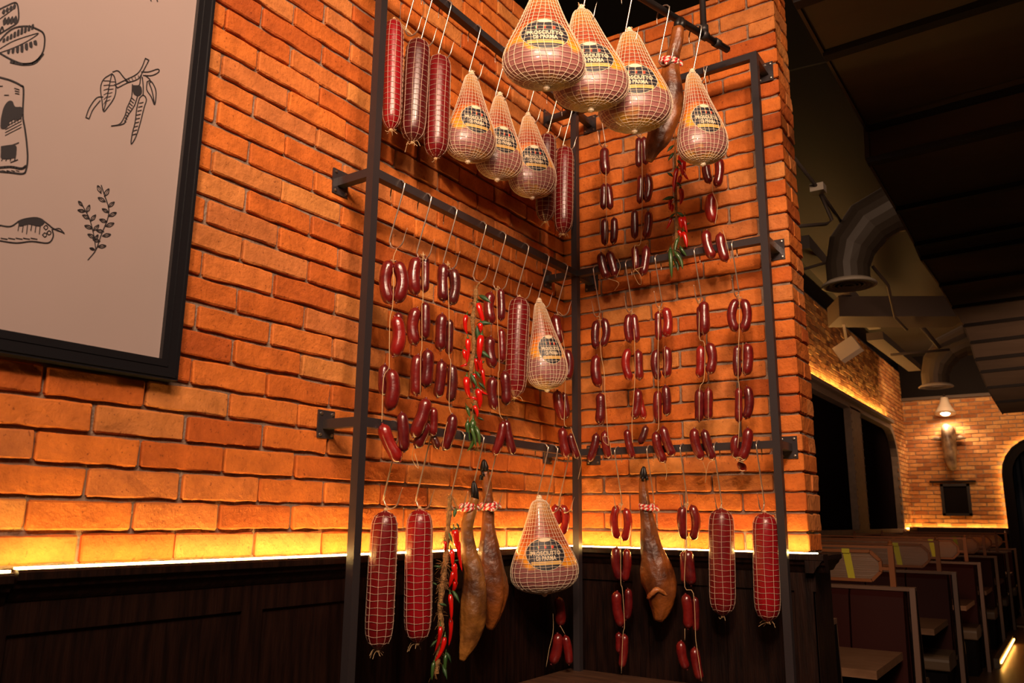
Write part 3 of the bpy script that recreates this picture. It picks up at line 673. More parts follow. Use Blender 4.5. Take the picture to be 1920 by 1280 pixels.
for p in ([(0, 180), (12, 150), (20, 170)],): stroke(m, p, 8)
part(m, 'citrus_slices_drawing', INK, root)
# preserving jar
m = MB()
stroke(m, [(-10, 428), (60, 448), (115, 475), (132, 500), (128, 640), (140, 720), (150, 800), (155, 880), (148, 940), (130, 968), (60, 962), (-10, 955)], 9)
stroke(m, [(-10, 935), (60, 930), (120, 940), (145, 925)], 12)
blob(m, [(5, 660), (20, 600), (45, 565), (70, 565), (85, 595), (125, 600), (118, 660), (60, 670), (40, 710), (5, 715)])
for k in range(5): stroke(m, [(50+k*16, 600), (50+k*17, 700-k*8)], 4, smooth=False); stroke(m, [(30, 690+k*16), (120, 640+k*17)], 3, smooth=False)
for k in range(3): stroke(m, [(82+k*2, 492+k*14), (108, 500+k*12)], 4, smooth=False)
blob(m, [(5, 815), (85, 808), (92, 850), (80, 880), (10, 885), (5, 850)])
for k in range(4): stroke(m, [(10+k*24, 895), (22+k*22, 865)], 5, smooth=False); stroke(m, [(12+k*26, 950), (30+k*26, 955)], 3, smooth=False)
stroke(m, [(40, 820), (105, 795)], 5, smooth=False); stroke(m, [(60, 905), (100, 890)], 5, smooth=False); stroke(m, [(-5, 480), (15, 480)], 4, smooth=False); stroke(m, [(25, 530), (50, 530)], 4, smooth=False)
part(m, 'preserving_jar_drawing', INK, root)
# carrot / pepper at lower left
m = MB()
def T(p): return [(x, y) for x, y in p]
stroke(m, [(-5, 421), (20, 424), (40, 412), (70, 408), (90, 420), (100, 428), (120, 436)], 2.2, sc=1)
stroke(m, [(-5, 450), (30, 455), (60, 452), (90, 455), (100, 443), (98, 430)], 2.2, sc=1)
stroke(m, [(100, 430), (112, 428), (121, 438)], 1.3, sc=1)
blob(m, [(34, 416), (52, 410), (74, 408), (84, 416), (74, 424), (54, 420), (38, 424)], sc=1)
for k in range(6): stroke(m, [(36+k*8, 420), (34+k*8, 432+k % 3*3)], 1.4, sc=1, smooth=False)
for k in range(5): stroke(m, [(2+k*14, 446), (14+k*14, 448)], 1.4, sc=1, smooth=False)
for x, y in ((86, 426), (92, 436), (84, 440)): stroke(m, [(x-4, y), (x, y-4), (x+4, y), (x, y+4)], 1.3, closed=True, sc=1)
part(m, 'pepper_drawing', INK, root)
m = MB(); stroke(m, [(840, -8), (845, 6)], 5, smooth=False); stroke(m, [(875, -8), (880, 8)], 5, smooth=False); part(m, 'twig_drawing', INK, root)

# ------------------------------------------------------------------ the rack
RK = thing('display_rack', (E_, -E_, 0), 'tall dark steel L shaped hanging rack standing off both brick walls', 'rack')
s_ = .030
PP = {'l': (E_, -LA), 'c': (E_, -E_), 'r': (LB, -E_)}
for k, (x, y) in PP.items():
    m = MB(); m.box((x-s_/2, y-s_/2, 0), (x+s_/2, y+s_/2, ZT+s_/2)); part(m, 'post', STEEL, RK)
for z in (ZL, ZM, ZT):
    m = MB(); m.box((E_-s_/2, -LA+s_/2, z-s_/2), (E_+s_/2, -E_-s_/2, z+s_/2)); part(m, 'rail', STEEL, RK)
    m = MB(); m.box((E_+s_/2, -E_-s_/2, z-s_/2), (LB-s_/2, -E_+s_/2, z+s_/2)); part(m, 'rail', STEEL, RK)
    for k, ax in (('l', 'x'), ('c', 'x'), ('c', 'y'), ('r', 'y')):
        x, y = PP[k]; m = MB(); g = MB(); bo = MB()
        if ax == 'x':
            m.box((.012, y-s_/2, z-s_/2), (x-s_/2, y+s_/2, z+s_/2)); g.box((.012, y-.035, z-.045), (.018, y+.035, z+.045))
            for dy in (-.024, .024):
                for dz in (-.034, .034): bo.lathe([(.0055, 0), (.005, .004), (0, .005)], 8, (.018, y+dy, z+dz), M=Matrix.Rotation(R(90), 3, 'Y'))
        else:
            m.box((x-s_/2, -.012, z-s_/2), (x+s_/2, y+s_/2, z+s_/2)); g.box((x-.035, -.018, z-.045), (x+.035, -.012, z+.045))
            for dx in (-.024, .024):
                for dz in (-.034, .034): bo.lathe([(.0055, 0), (.005, .004), (0, .005)], 8, (x+dx, -.018, z+dz), M=Matrix.Rotation(R(90), 3, 'X'))
        arm = part(m, 'bracket_arm', STEEL, RK); pl = part(g, 'wall_plate', STEEL, RK, sub=arm); part(bo, 'bolts', BOLT, RK, sub=arm)

# ceiling-hung pipe running diagonally in front of the rack
PE = CAM + ray(1364, 93)*3.45
PA = onz(1210, 0, PE.z); dirp = (PA-PE).normalized()
root = thing('hanging_rail', PE, 'round black rail hung from ceiling, carrying the big netted hams', 'rail')
m = MB(); m.tube([PE, PE+dirp*1.7], .015, 12); m.tube([PE+dirp*.145, PE+dirp*.175], .020, 12); m.tube([PE+dirp*.06, PE+dirp*.09], .019, 12); part(m, 'rail_pipe', STEELD, root, True)
for q in (.16, 1.45):
    m = MB(); m.tube([PE+dirp*q, Vector((PE.x+dirp.x*q, PE.y+dirp.y*q, CEILZ))], .013, 10); m.lathe([(.02, .0), (.02, .03)], 12, PE+dirp*q+Vector((0, 0, .012))); part(m, 'hanger_rod', STEELD, root, True)

# ------------------------------------------------------------------ hooks
def hook_mesh(length):
    m = MB(); r = .0027
    top = [(-.030, -.048), (-.031, -.02)] + [(-.028*math.cos(R(a))+.002, -.005+.024*math.sin(R(a))) for a in (20, 50, 90, 130, 160)] + [(.030, -.02)]
    L = length; cz = -L+.035+.018
    bot = [(-.024, cz+.012)] + [(.008-.032*math.cos(R(a)), cz-.032*math.sin(R(a))) for a in (10, 40, 70, 95, 120, 150)] + [(.044, cz+.010), (.054, cz+.034)]
    pts = catmull([Vector((x, 0, z)) for x, z in top+bot], 3); n = len(pts)
    rad = [r*min(1, .25+i*.25, .12+(n-1-i)*.14) for i in range(n)]
    m.tube(pts, rad, 7)
    me = m.build('hook_source', HOOK, smooth=True); d = me.data; bpy.data.objects.remove(me); return d, cz-.032
HK = {}
def hook(P, nrm, length, label, grp):
    """P = rail centre; nrm = horizontal direction out of the rail toward the room"""
    if length not in HK: HK[length] = hook_mesh(length)
    me, bz = HK[length]; o = bpy.data.objects.new('s_hook', me); COL.objects.link(o)
    o.location = P; o.rotation_euler = (0, 0, math.atan2(nrm[1], nrm[0]))
    tag(o, label, 'hook', grp)
    n = Vector((nrm[0], nrm[1], 0)).normalized()
    return P + n*.010 + Vector((0, 0, bz+.003))

# ------------------------------------------------------------------ hanging goods
def wpx(px, P): return px*depth(P)/F
def sausage_mesh(m, A, Bm, C, r):
    pts = []; N = 13
    for i in range(N):
        t = i/(N-1); pts.append(A*(1-t)**2+Bm*2*t*(1-t)+C*t*t)
    rad = []
    L = sum((pts[i+1]-pts[i]).length for i in range(N-1)); s = 0; out = []; acc = [0]
    for i in range(N-1): acc.append(acc[-1]+(pts[i+1]-pts[i]).length)
    # resample with denser ends
    ts = [-.10, -.04, 0, .015, .05, .10, .18, .3, .4, .5, .6, .7, .82, .9, .95, .985, 1, 1.04, 1.10]
    for t in ts:
        tt = min(max(t, 0), 1)*L; j = 0
        while j < N-2 and acc[j+1] < tt: j += 1
        f = (tt-acc[j])/(acc[j+1]-acc[j]); p = pts[j].lerp(pts[j+1], f)
        if t < 0: p = pts[0] + (pts[0]-pts[1]).normalized()*(-t*r*1.6)
        if t > 1: p = pts[-1] + (pts[-1]-pts[-2]).normalized()*((t-1)*r*1.6)
        d = min(max(t, 0), 1 if t > 1 else t, L and tt/L, 1-tt/L)*L if 0 <= t <= 1 else 0
        e = min(1, d/(r*1.15)); rr = r*math.sqrt(max(0, 1-(1-e)**2)) if 0 < t < 1 else 0
        if t < 0 or t > 1 or t in (0, 1): rr = r*(.16 if abs(t) < .2 and t <= 0 or t >= 1 else .2)
        if 0 < t < 1: rr = max(rr, r*.22)*(1+.04*math.sin(t*9+r*900))
        out.append(p); rad.append(rr)
    rad[0] = r*.26; rad[-1] = r*.26
    sd = random.random()*30
    m.tube(out, rad, 14, rfn=lambda i, a: 1+.035*noise.noise(Vector((math.cos(a)+sd, math.sin(a), i*.5))))

def clear_rail(H, z0, z1, r):
    """extra distance toward the room for goods that hang across a lower rail"""
    for rz in (ZL, ZM):
        if H.z > rz+.1 and min(z0, z1)-.006 < rz+s_/2 and max(z0, z1)+.006 > rz-s_/2:
            n = Vector((CAM.x-H.x, CAM.y-H.y, 0)).normalized()
            comp = n.x if abs(H.x-E_) < .06 and H.y < -E_-.02 else -n.y
            return max(0, (s_/2+r+.003-.010)/comp)
    return 0
def string_thing(H, label, grp, tiers, twine, mats=(0,), loose=()):
    """tiers: (u0,v0,u1,v1,bulge,width,depth[,mat])"""
    t = thing('sausage_string', H, label, 'sausages', grp)
    for i, s in enumerate(tiers):
        u0, v0, u1, v1, b, wd, dp = s[:7]; mi = s[7] if len(s) > 7 else mats[i % len(mats)]
        A = face(H, u0, v0+1, dp); C = face(H, u1, v1-1, dp)
        ex = clear_rail(H, A.z, C.z, wpx(wd, A)/2)
        if ex: dp = max(dp, 0)+ex; A = face(H, u0, v0+1, dp); C = face(H, u1, v1-1, dp)
        d = Vector((u1-u0, v1-v0)); q = Vector((d.y, -d.x)).normalized()
        B2 = face(H, (u0+u1)/2+q.x*b*2, (v0+v1)/2+q.y*b*2, dp)
        m = MB(); sausage_mesh(m, A, B2, C, wpx(wd*1.02, A)/2); part(m, 'sausage', SAUS[mi], t, True)
    m = MB(); pts = [H-Vector((0, 0, .003))] + [face(H, u, v, (.030 if i > 0 else 0)+clear_rail(H, face(H, u, v).z-.06, face(H, u, v).z+.06, .027)) for i, (u, v) in enumerate(twine)]
    m.tube(catmull(pts, 4), .0013, 5)
    a = pts[1]; m.tube([a+Vector((math.cos(k)*.010, math.sin(k)*.008, -.004+.003*math.sin(2*k))) for k in [j*.8 for j in range(9)]], .0014, 4)
    for lp in loose: m.tube(catmull([face(H, u, v, .03+clear_rail(H, face(H, u, v).z-.05, face(H, u, v).z+.05, .027)) for u, v in lp], 4), .0011, 4)
    part(m, 'twine', TWINE, t, True); return t

def salami(H, top, bot, wd, mt, label, grp, dp=0.0, frayed=True, knot=True, ntm=None):
    ntm = ntm or NETS
    A = face(H, top[0], top[1], dp); C = face(H, bot[0], bot[1], dp)
    ax = (C-A); L = ax.length; ax = ax/L; r = wpx(wd, (A+C)/2)/2
    t = thing('netted_salami', A, label, 'salami', grp)
    Mz = Vector((0, 0, -1)).rotation_difference(ax).to_matrix()
    prof = [(r*.10, 0), (r*.22, -.004), (r*.55, -.010), (r*.80, -.022), (r*.95, -.042), (r, -.075), (r*1.01, -L*.5), (r*1.0, -L+.08), (r*.93, -L+.045), (r*.78, -L+.024), (r*.5, -L+.010), (r*.2, -L+.002), (r*.08, -L-.004)]
    m = MB(); m.lathe(prof[::-1], 28, A, M=Mz); part(m, 'casing', mt, t, True)
    def R_(z):
        for (r0, z0), (r1, z1) in zip(prof, prof[1:]):
            if z <= z0 and z >= z1: return r0+(r1-r0)*((z-z0)/(z1-z0) if z1 != z0 else 0)
        return r*.1
    m = MB(); rn = random.Random(int(top[0])); ph = rn.random()
    for k in range(9):
        a0 = 2*math.pi*(k+ph)/9
        zz = [-.004-(L-.008)*i/26 for i in range(27)]
        m.tube([A+Mz@Vector(((R_(z)+.0015)*math.cos(a0+.05*math.sin(z*14+k)), (R_(z)+.0015)*math.sin(a0+.05*math.sin(z*14+k)), z)) for z in zz], .0009, 4)
    n = int(L/.0205)
    for k in range(1, n):
        z = -L*k/n
        rr = R_(z)+.0015
        m.ring([A+Mz@Vector((rr*math.cos(b), rr*math.sin(b), z+.0016*math.cos(b*4.5+k))) for b in [2*math.pi*j/30 for j in range(30)]], .0007, 4)
    part(m, 'netting', ntm, t)
    m = MB(); Hh = H-Vector((0, 0, .003))
    for k in (-1, 1, 0): m.tube(catmull([Hh, (Hh+A)/2+Vector((k*.006, k*.003, 0)), A+Vector((k*.004, 0, .0)), A+Mz@Vector((k*r*.6, 0, -.012))], 3), .0012, 4)
    m.lathe([(.002, .008), (.006, .004), (.006, -.004), (.003, -.006)], 8, A)
    Cb = C
    m.lathe([(.003, .006), (.007, .002), (.007, -.004), (.003, -.008)], 8, Cb)
    for k in range(7 if frayed else 3):
        a = rn.uniform(0, 6.28); l = rn.uniform(.015, .035 if frayed else .015)
        m.tube(catmull([Cb, Cb+Vector((math.cos(a)*l*.7, math.sin(a)*l*.5, -.004+rn.uniform(-.01, .006))), Cb+Vector((math.cos(a)*l*1.1, math.sin(a)*l*.8, -l*rn.uniform(.2, 1.1)))], 3), .0009, 4)
    part(m, 'tie_string', TWINE, t); return t

# ham -----------------------------------------------------------
HP = catmull([(0.004, 0, .004), (.016, 0, -.003), (.032, 0, -.012), (.046, 0, -.040), (.064, 0, -.085), (.085, 0, -.133), (.108, 0, -.180), (.131, 0, -.225), (.147, 0, -.265), (.151, 0, -.298), (.144, 0, -.328), (.122, 0, -.353), (.082, 0, -.371), (.030, 0, -.381), (.004, 0, -.385)], 4)
def ham_cs(z, asym):    # centre shift
    return asym*math.sin(max(0, min(1, -z/.38))**1.3*math.pi)*.028
def hp_at(z):
    for a, b in zip(HP, HP[1:]):
        if b.z <= z <= a.z: return a.x+(b.x-a.x)*((z-a.z)/(b.z-a.z) if b.z != a.z else 0)
    return .01
def ham(H, top, bot, wd, label, grp, rot=0, thick=.66, dp=0, asym=1, drop=0, tuft=True, netm=None, yellow=False):
    A = face(H, top[0], top[1], dp); C = face(H, bot[0], bot[1], dp); ax = C-A; L = ax.length; ax /= L
    sz = L/.385; half = wpx(wd, A.lerp(C, .75))/2; sx = half/.151
    n = Vector((CAM.x-A.x, CAM.y-A.y, 0)).normalized()
    Rz = Matrix.Rotation(math.atan2(n.y, n.x)+math.pi/2+R(rot), 3, 'Z')    # local -Y faces the camera, plus rot
    Tl = Vector((0, 0, -1)).rotation_difference(ax).to_matrix(); M = Tl @ Rz
    def pt(x, y, z): return A + M @ Vector((x*sx, y*sx, z*sz))
    t = thing('netted_ham', A, label, 'ham', grp)
    SEG = 32
    def surf(z, a, off=0, rr=None):
        w_ = (rr if rr is not None else hp_at(z)) + off; th = thick*(1+.0*z)
        nz = 1+.03*noise.noise(Vector((math.cos(a)*1.5+asym*3, math.sin(a)*1.5, z*9)))
        return pt(ham_cs(z, asym)+w_*nz*math.cos(a), (w_*nz-off)*th*math.sin(a)+off*math.sin(a), z)
    m = MB(); k = 0
    for q in HP:
        for j in range(SEG): m.v.append(surf(q.z, 2*math.pi*j/SEG, rr=q.x))
    for i in range(len(HP)-1):
        for j in range(SEG): m.face([i*SEG+j, i*SEG+(j+1) % SEG, (i+1)*SEG+(j+1) % SEG, (i+1)*SEG+j])
    m.face(range(SEG)); m.face([(len(HP)-1)*SEG+j for j in range(SEG)])
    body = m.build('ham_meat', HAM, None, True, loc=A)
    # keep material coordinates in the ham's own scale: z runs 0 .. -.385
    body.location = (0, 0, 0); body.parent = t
    # netting
    m = MB(); rw = .00082
    for j in range(30):
        a = 2*math.pi*(j+.5)/30
        m.tube([surf(q.z, a+.06*math.sin(q.z*20+j), .0035, q.x) for q in HP[1:-1:2]], rw, 4)
    nr = 30; acc = [0]
    for a, b in zip(HP, HP[1:]): acc.append(acc[-1]+(b-a).length)
    for k in range(1, nr):
        s = acc[-1]*(k/nr)**1.12; i = 0
        while acc[i+1] < s: i += 1
        q = HP[i].lerp(HP[i+1], (s-acc[i])/(acc[i+1]-acc[i]))
        m.ring([surf(q.z, 2*math.pi*j/40, .0035, q.x)+Vector((0, 0, .0012*math.sin(j*4.1+k))) for j in range(40)], rw, 4)
    b0 = surf(-.384, 0, 0, 0); m.lathe([(.010, .012), (.014, .004), (.010, -.006), (.004, -.010)], 9, b0)
    a0 = pt(0, 0, .004); m.lathe([(.006, .014), (.010, .008), (.013, .0), (.016, -.008)], 9, a0)
    part(m, 'netting', netm or NETW, t)
    # label
    lz, lw, lh = -.222, .086, .063
    def lp(x, z, off):
        w_ = hp_at(z); c = (x)/(w_+off); c = max(-.985, min(.985, c)); a = -math.acos(c)
        return surf(z, a, off)
    def disc(w0, h0, off, mi, m, cx=0, cz=0, nr_=5, ns=36):
        k = len(m.v); m.v.append(lp(cx, lz+cz, off))
        for r_ in range(1, nr_+1):
            for j in range(ns):
                a = 2*math.pi*j/ns; m.v.append(lp(cx+w0*r_/nr_*math.cos(a), lz+cz+h0*r_/nr_*math.sin(a), off))
        for j in range(ns): m.face([k, k+1+j, k+1+(j+1) % ns], mi)
        for r_ in range(nr_-1):
            for j in range(ns): m.face([k+1+r_*ns+j, k+1+(r_+1)*ns+j, k+1+(r_+1)*ns+(j+1) % ns, k+1+r_*ns+(j+1) % ns], mi)
    def bar(x0, x1, z0, z1, off, mi, m, n=8):
        k = len(m.v)
        for i in range(n+1):
            x = x0+(x1-x0)*i/n; m.v += [lp(x, lz+z0, off), lp(x, lz+z1, off)]
        for i in range(n): m.face([k+2*i, k+2*i+2, k+2*i+3, k+2*i+1], mi)
    m = MB(); disc(lw+.002, lh+.002, .0012, 1, m); disc(lw, lh, .0017, 0, m)
    # gold band, wheat patch, flag, crest, red seal
    for z0, z1, f in ((-.042, -.028, .78),): bar(-lw*f, lw*f, z0, z1, .0021, 2, m, 10)
    disc(.026, .008, .0021, 1, m, 0, lh-.006, 2, 16)
    bar(-.036, -.033, .024, .034, .0021, 4, m, 1); bar(-.033, -.030, .024, .034, .0021, 1, m, 1); bar(-.030, -.027, .024, .034, .0021, 3, m, 1)
    disc(.007, .007, .0021, 3, m, .032, .028, 2, 14)
    disc(.004, .007, .0021, 3, m, 0, .028, 2, 10); bar(-.006, .006, .035, .037, .0021, 2, m, 2)
    lab = part(m, 'label', [LBLACK, LCREAM, LGOLD, LRED, LGREEN], t)
    m = MB()
    for vs, fs, zc in TXT:
        k = len(m.v); m.v += [lp(x, lz+zc+z, .0026) for x, z in vs]
        for f in fs: m.face([k+i for i in f])
    part(m, 'lettering', LCREAM, t, sub=lab)
    m = MB(); Hh = H-Vector((0, 0, .003))
    for k in (-1, 1): m.tube(catmull([Hh, (Hh+A)/2+Vector((k*.006, 0, 0)), A+Vector((k*.006, 0, -.004))], 3), .0016, 4)
    m.ring([A+Vector((.013*math.cos(b), .013*math.sin(b), .002)) for b in [2*math.pi*j/16 for j in range(16)]], .002, 4)
    if tuft:
        rn = random.Random(int(top[0]))
        for k in range(7):
            a = rn.uniform(0, 6.28); m.tube([A+Vector((0, 0, .004)), A+Vector((.014*math.cos(a), .014*math.sin(a), .018+rn.uniform(-.008, .006)))], .0016, 4)
    part(m, 'tie_string', TWINE, t); return t

def text_shape(s, width, height, zc, bold=.0):
    c = bpy.data.curves.new('txt', 'FONT'); c.body = s; c.size = 1; c.offset = bold; c.align_x = 'CENTER'; c.resolution_u = 2
    o = bpy.data.objects.new('txt', c); COL.objects.link(o); bpy.context.view_layer.update()
    me = bpy.data.meshes.new_from_object(o.evaluated_get(bpy.context.evaluated_depsgraph_get()))
    b = bmesh.new(); b.from_mesh(me); bmesh.ops.triangulate(b, faces=b.faces)
    xs = [v.co.x for v in b.verts]; ys = [v.co.y for v in b.verts]; x0, x1, y0, y1 = min(xs), max(xs), min(ys), max(ys)
    b.verts.index_update()
    vs = [((v.co.x-(x0+x1)/2)/(x1-x0)*width, (v.co.y-(y0+y1)/2)/(y1-y0)*height) for v in b.verts]; fs = [[v.index for v in f.verts] for f in b.faces]
    # thin slab serifs on the feet and heads are part of the lettering
    b.free(); bpy.data.objects.remove(o); bpy.data.curves.remove(c); bpy.data.meshes.remove(me)
    return vs, fs, zc
TXT = [text_shape('PROSCIUTTO', .134, .0175, .004, .024), text_shape('DI PARMA', .090, .0165, -.0155, .024)]

# chillies ------------------------------------------------------
def chili_thing(H, label, grp, cord, reds, greens, leaves, cw=.008, tufts=()):
    t = thing('chili_string', H, label, 'chillies', grp); rn = random.Random(int(cord[0][0]))
    m = MB(); pts = catmull([H-Vector((0, 0, .002))]+[face(H, u, v, clear_rail(H, face(H, u, v).z-.05, face(H, u, v).z+.05, cw)) for u, v in cord], 5)
    m.tube(pts, [cw*(.35 if i < 6 else 1)*rn.uniform(.75, 1.25) for i in range(len(pts))], 7)
    for k in range(190):
        p = pts[rn.randrange(3, len(pts))]; a = rn.uniform(0, 6.28); l = rn.uniform(.008, .026)
        q = p+Vector((math.cos(a)*l, math.sin(a)*l, rn.uniform(-.03, .012))); m.tube(catmull([p, (p+q)/2+Vector((rn.uniform(-.006, .006), 0, .007)), q], 2), .0005, 3, caps=False)
    for (u, v, rr) in tufts:
        c = face(H, u, v, .0)
        for k in range(40):
            a = rn.uniform(0, 6.28); b = rn.uniform(-1, 1); q = c+Vector((math.cos(a), math.sin(a), b))*rn.uniform(.4, 1)*rr; m.tube([c, (c+q)/2+Vector((0, 0, .005)), q], .0007, 3, caps=False)
    part(m, 'jute_cord', JUTE, t)
    def pod(s, mt, mt2, stem):
        u0, v0, u1, v1 = s[:4]; wd = s[4]; b = s[5] if len(s) > 5 else rn.uniform(-3, 3); dp = rn.uniform(.004, .028); dp += clear_rail(H, face(H, u0, v0).z, face(H, u1, v1).z, .012)
        A = face(H, u0, v0, dp); C = face(H, u1, v1, dp+rn.uniform(-.01, .01)); d = Vector((u1-u0, v1-v0)); q = Vector((d.y, -d.x)).normalized()
        B2 = face(H, (u0+u1)/2+q.x*b*2, (v0+v1)/2+q.y*b*2, dp+rn.uniform(-.006, .012)); n = 10
        P = [A*(1-x)**2+B2*2*x*(1-x)+C*x*x for x in [i/n for i in range(n+1)]]; r = wpx(wd, A)/2
        m = MB(); m.tube(P, [r*.45, r*.85, r, r*.98, r*.92, r*.85, r*.76, r*.64, r*.48, r*.28, r*.05], 9, rfn=lambda i, a: 1+.10*math.sin(2*a+i*.7)); o = part(m, 'chili_pepper', mt, t, True)
        m = MB(); dd = (P[0]-P[1]).normalized(); m.tube([P[0]-dd*r*.3, P[0]+dd*r*.2, P[0]+dd*r*.6, P[0]+dd*(r*.6+.010)], [r*.55, r*.5, r*.2, r*.14], 7); part(m, 'stem', mt2, t, True, sub=o)
    for s in reds: pod(s, CHILI, GREEN, 1)
    for s in greens: pod(s, GREEN, GREEN, 1)
    for (u0, v0, u1, v1) in leaves:
        A = face(H, u0, v0, .02); C = face(H, u1, v1, .02+rn.uniform(-.01, .02)); d = C-A; n = Vector((CAM.x-A.x, CAM.y-A.y, 0)).normalized(); q = d.cross(n).normalized()*d.length*.16
        m = MB(); k = 0
        mid = [A+d*x+Vector((0, 0, -.15*d.length*x*x))+n*.004*math.sin(x*3) for x in (0, .2, .45, .7, 1)]
        for x, p in zip((.05, .7, 1, .7, .02), mid): m.v += [p-q*x, p+n*.003, p+q*x]
        for i in range(4): m.face([3*i, 3*i+1, 3*i+4, 3*i+3]); m.face([3*i+1, 3*i+2, 3*i+5, 3*i+4])
        lf = part(m, 'leaf', LEAFM, t, True); sm = lf.modifiers.new('thick', 'SOLIDIFY'); sm.thickness = .0008
    return t

# cured legs ----------------------------------------------------
def jamon(H, label, grp, path, hoof, rope, mt=None, dew=(), flat=.72, dp=0.0, bone=None):
    """path: (u, v, halfwidth px); hoof: (u0,v0)-(u1,v1)"""
    A = face(H, hoof[2], hoof[3], dp)
    t = thing('cured_leg', A, label, 'cured ham leg', grp)
    P = [face(H, u, v, dp) for u, v, w_ in path]; r = [wpx(w_, p) for (u, v, w_), p in zip(path, P)]
    K = catmull([Vector((*p,)) for p in P], 5); Q = catmull([Vector((x, 0, 0)) for x in r], 5)
    n = Vector((CAM.x-A.x, CAM.y-A.y, 0)).normalized(); sd = random.random()*20
    m = MB(); m.tube(K, [max(.004, q.x) for q in Q], 40, flat=flat, fdir=n, rfn=lambda i, a: 1+.15*noise.noise(Vector((math.cos(a)*1.4+sd, math.sin(a)*1.4, i*.16)))+.10*noise.noise(Vector((math.cos(a)*3.2, math.sin(a)*3.2+sd, i*.12)))+.04*noise.noise(Vector((math.cos(a)*6, math.sin(a)*6+sd, i*.7))))
    part(m, 'leg_meat', mt or JAM, t, True)
    if bone:
        m = MB(); bp_ = [face(H, u, v, dp+d_) for u, v, d_ in bone]; m.tube(catmull(bp_, 4), [.004+.007*math.sin(math.pi*(.15+.8*i/((len(bp_)-1)*4))) for i in range((len(bp_)-1)*4+1)], 10, rfn=lambda i, a: 1+.15*math.sin(3*a+i))
        o_ = part(m, 'cut_bone', JAMB, t, True)
    T0 = face(H, hoof[0], hoof[1], dp); r0 = max(.008, r[0]*.92)
    m = MB()
    side = (T0-A).cross(n).normalized()
    for sg in (-1, 1): m.tube([A+side*sg*r0*.35, A.lerp(T0, .45)+side*sg*r0*.42, A.lerp(T0, .85)+side*sg*r0*.22, T0+side*sg*r0*.08], [r0*.72, r0*.70, r0*.42, r0*.12], 10, flat=.9)
    for (u, v) in dew: p = face(H, u, v, dp+.010); m.tube([p, p+(T0-A).normalized()*.020], [.0085, .004], 8)
    part(m, 'hoof', HOOF, t, True)
    c = face(H, rope[0], rope[1], dp); rr = wpx(rope[2], c); ax = (P[-1]-A).normalized(); e1 = ax.orthogonal().normalized(); e2 = ax.cross(e1)
    for nm, ph in (('tie_cord', 0),):
        m = MB()
        for lp_ in range(2):
            for st in range(2):
                pts = []
                for j in range(49):
                    a = 2*math.pi*j/48; b = a*9+math.pi*st; R0 = rr*1.10+.0035*math.cos(b)
                    e = Vector((math.cos(a), math.sin(a), 0)); rad = n*(math.sin(a)*R0*(.85))+side*(math.cos(a)*R0)
                    pts.append(c+rad+ax*(.003*math.sin(b)+lp_*.012-.006+.004*math.sin(a)))
                m.tube(pts, .0052, 6, mi=st)
        # knot and loop up to the hook
        for st in range(2):
            kp = catmull([c+n*rr*.8+side*rr*.4, H.lerp(c, .5)+side*.010+n*.01, H-Vector((0, 0, .002)), H.lerp(c, .5)-side*.008+n*.012, c+n*rr*.8], 6)
            q = [p+Vector((.003*math.cos(i*1.1+math.pi*st), .003*math.sin(i*1.1+math.pi*st), 0)) for i, p in enumerate(kp)]; m.tube(q, .0040, 5, mi=st)
            tl = catmull([c+side*rr, c+side*(rr+.014)-ax*.004, c+side*(rr+.020)+ax*.012], 5)
            q = [p+Vector((.003*math.cos(i*1.1+math.pi*st), .003*math.sin(i*1.1+math.pi*st), 0)) for i, p in enumerate(tl)]; m.tube(q, .0042, 5, mi=st)
        part(m, nm, [ROPER, ROPEW], t, True)
    return t

NX, NY = Vector((1, 0, 0)), Vector((0, -1, 0))
def railA(u, v, z): p = onx(u, v, E_+.01); return Vector((E_, p.y, z))
def railB(u, v, z): p = ony(u, v, -E_-.01); return Vector((p.x, -E_, z))
def railC(u):       # point on the ceiling-hung pipe that appears in column u
    best = None
    for i in range(400):
        P = PE+dirp*(i*.004); q = P-CAM; uu = 960+F*q.dot(RT)/q.dot(FW)
        if best is None or abs(uu-u) < best[0]: best = (abs(uu-u), P)
    return best[1]
def C_hook(u, label, L=.27, flip=1):
    P = railC(u); n = Vector((-dirp.y, dirp.x, 0)).normalized()
    if (CAM-P).dot(n) < 0: n = -n
    return hook(P, n*flip, L, label, 'steel hooks on the ceiling-hung rail')
LH, LL = .258, .285
GA, GB, GC = 'steel hooks on the left rack side', 'steel hooks on the right rack side', ''
GS, GSA, GH = 'netted salamis on the rack', 'sausage strings on the rack', 'netted hams'

# --- left side, top rail
z = ZT
H = hook(railA(778, -40, z), NX, LH, 'steel hook on top left rail nearest the left post', GA)
salami(H, (739, 36), (733, 243), 36, SALB, 'bright red netted salami hanging right beside the left post, top row', GS)
H = hook(railA(806, -18, z), NX, LH, 'steel hook on top left rail above the near-black salami', GA)
salami(H, (785, 73), (773, 266), 46, SALD, 'near-black red netted salami, middle of three at upper left', GS)
H = hook(railA(838, 5, z), NX, LH, 'steel hook on top left rail above the third salami', GA)
salami(H, (824, 103), (817, 296), 45, SALM, 'deep red netted salami touching the first ham of the top left row', GS, frayed=False)
H = hook(railA(893, 46, z), NX, LH, 'steel hook on top left rail holding the row\'s first ham', GA)
ham(H, (884, 140), (877, 303), 100, 'netted ham with black label, leftmost and frontmost of three on top left rail', 'netted hams on the top left rail', rot=22, thick=.6, asym=.5)
H = hook(railA(943, 88, z), NX, LH, 'steel hook on top left rail holding the middle ham', GA)
ham(H, (937, 180), (932, 337), 92, 'netted ham in the middle of three on top left rail, label half hidden', 'netted hams on the top left rail', rot=22, thick=.55, asym=.5)
H = hook(railA(1000, 128, z), NX, LH, 'steel hook on top left rail holding the ham nearest the corner', GA)
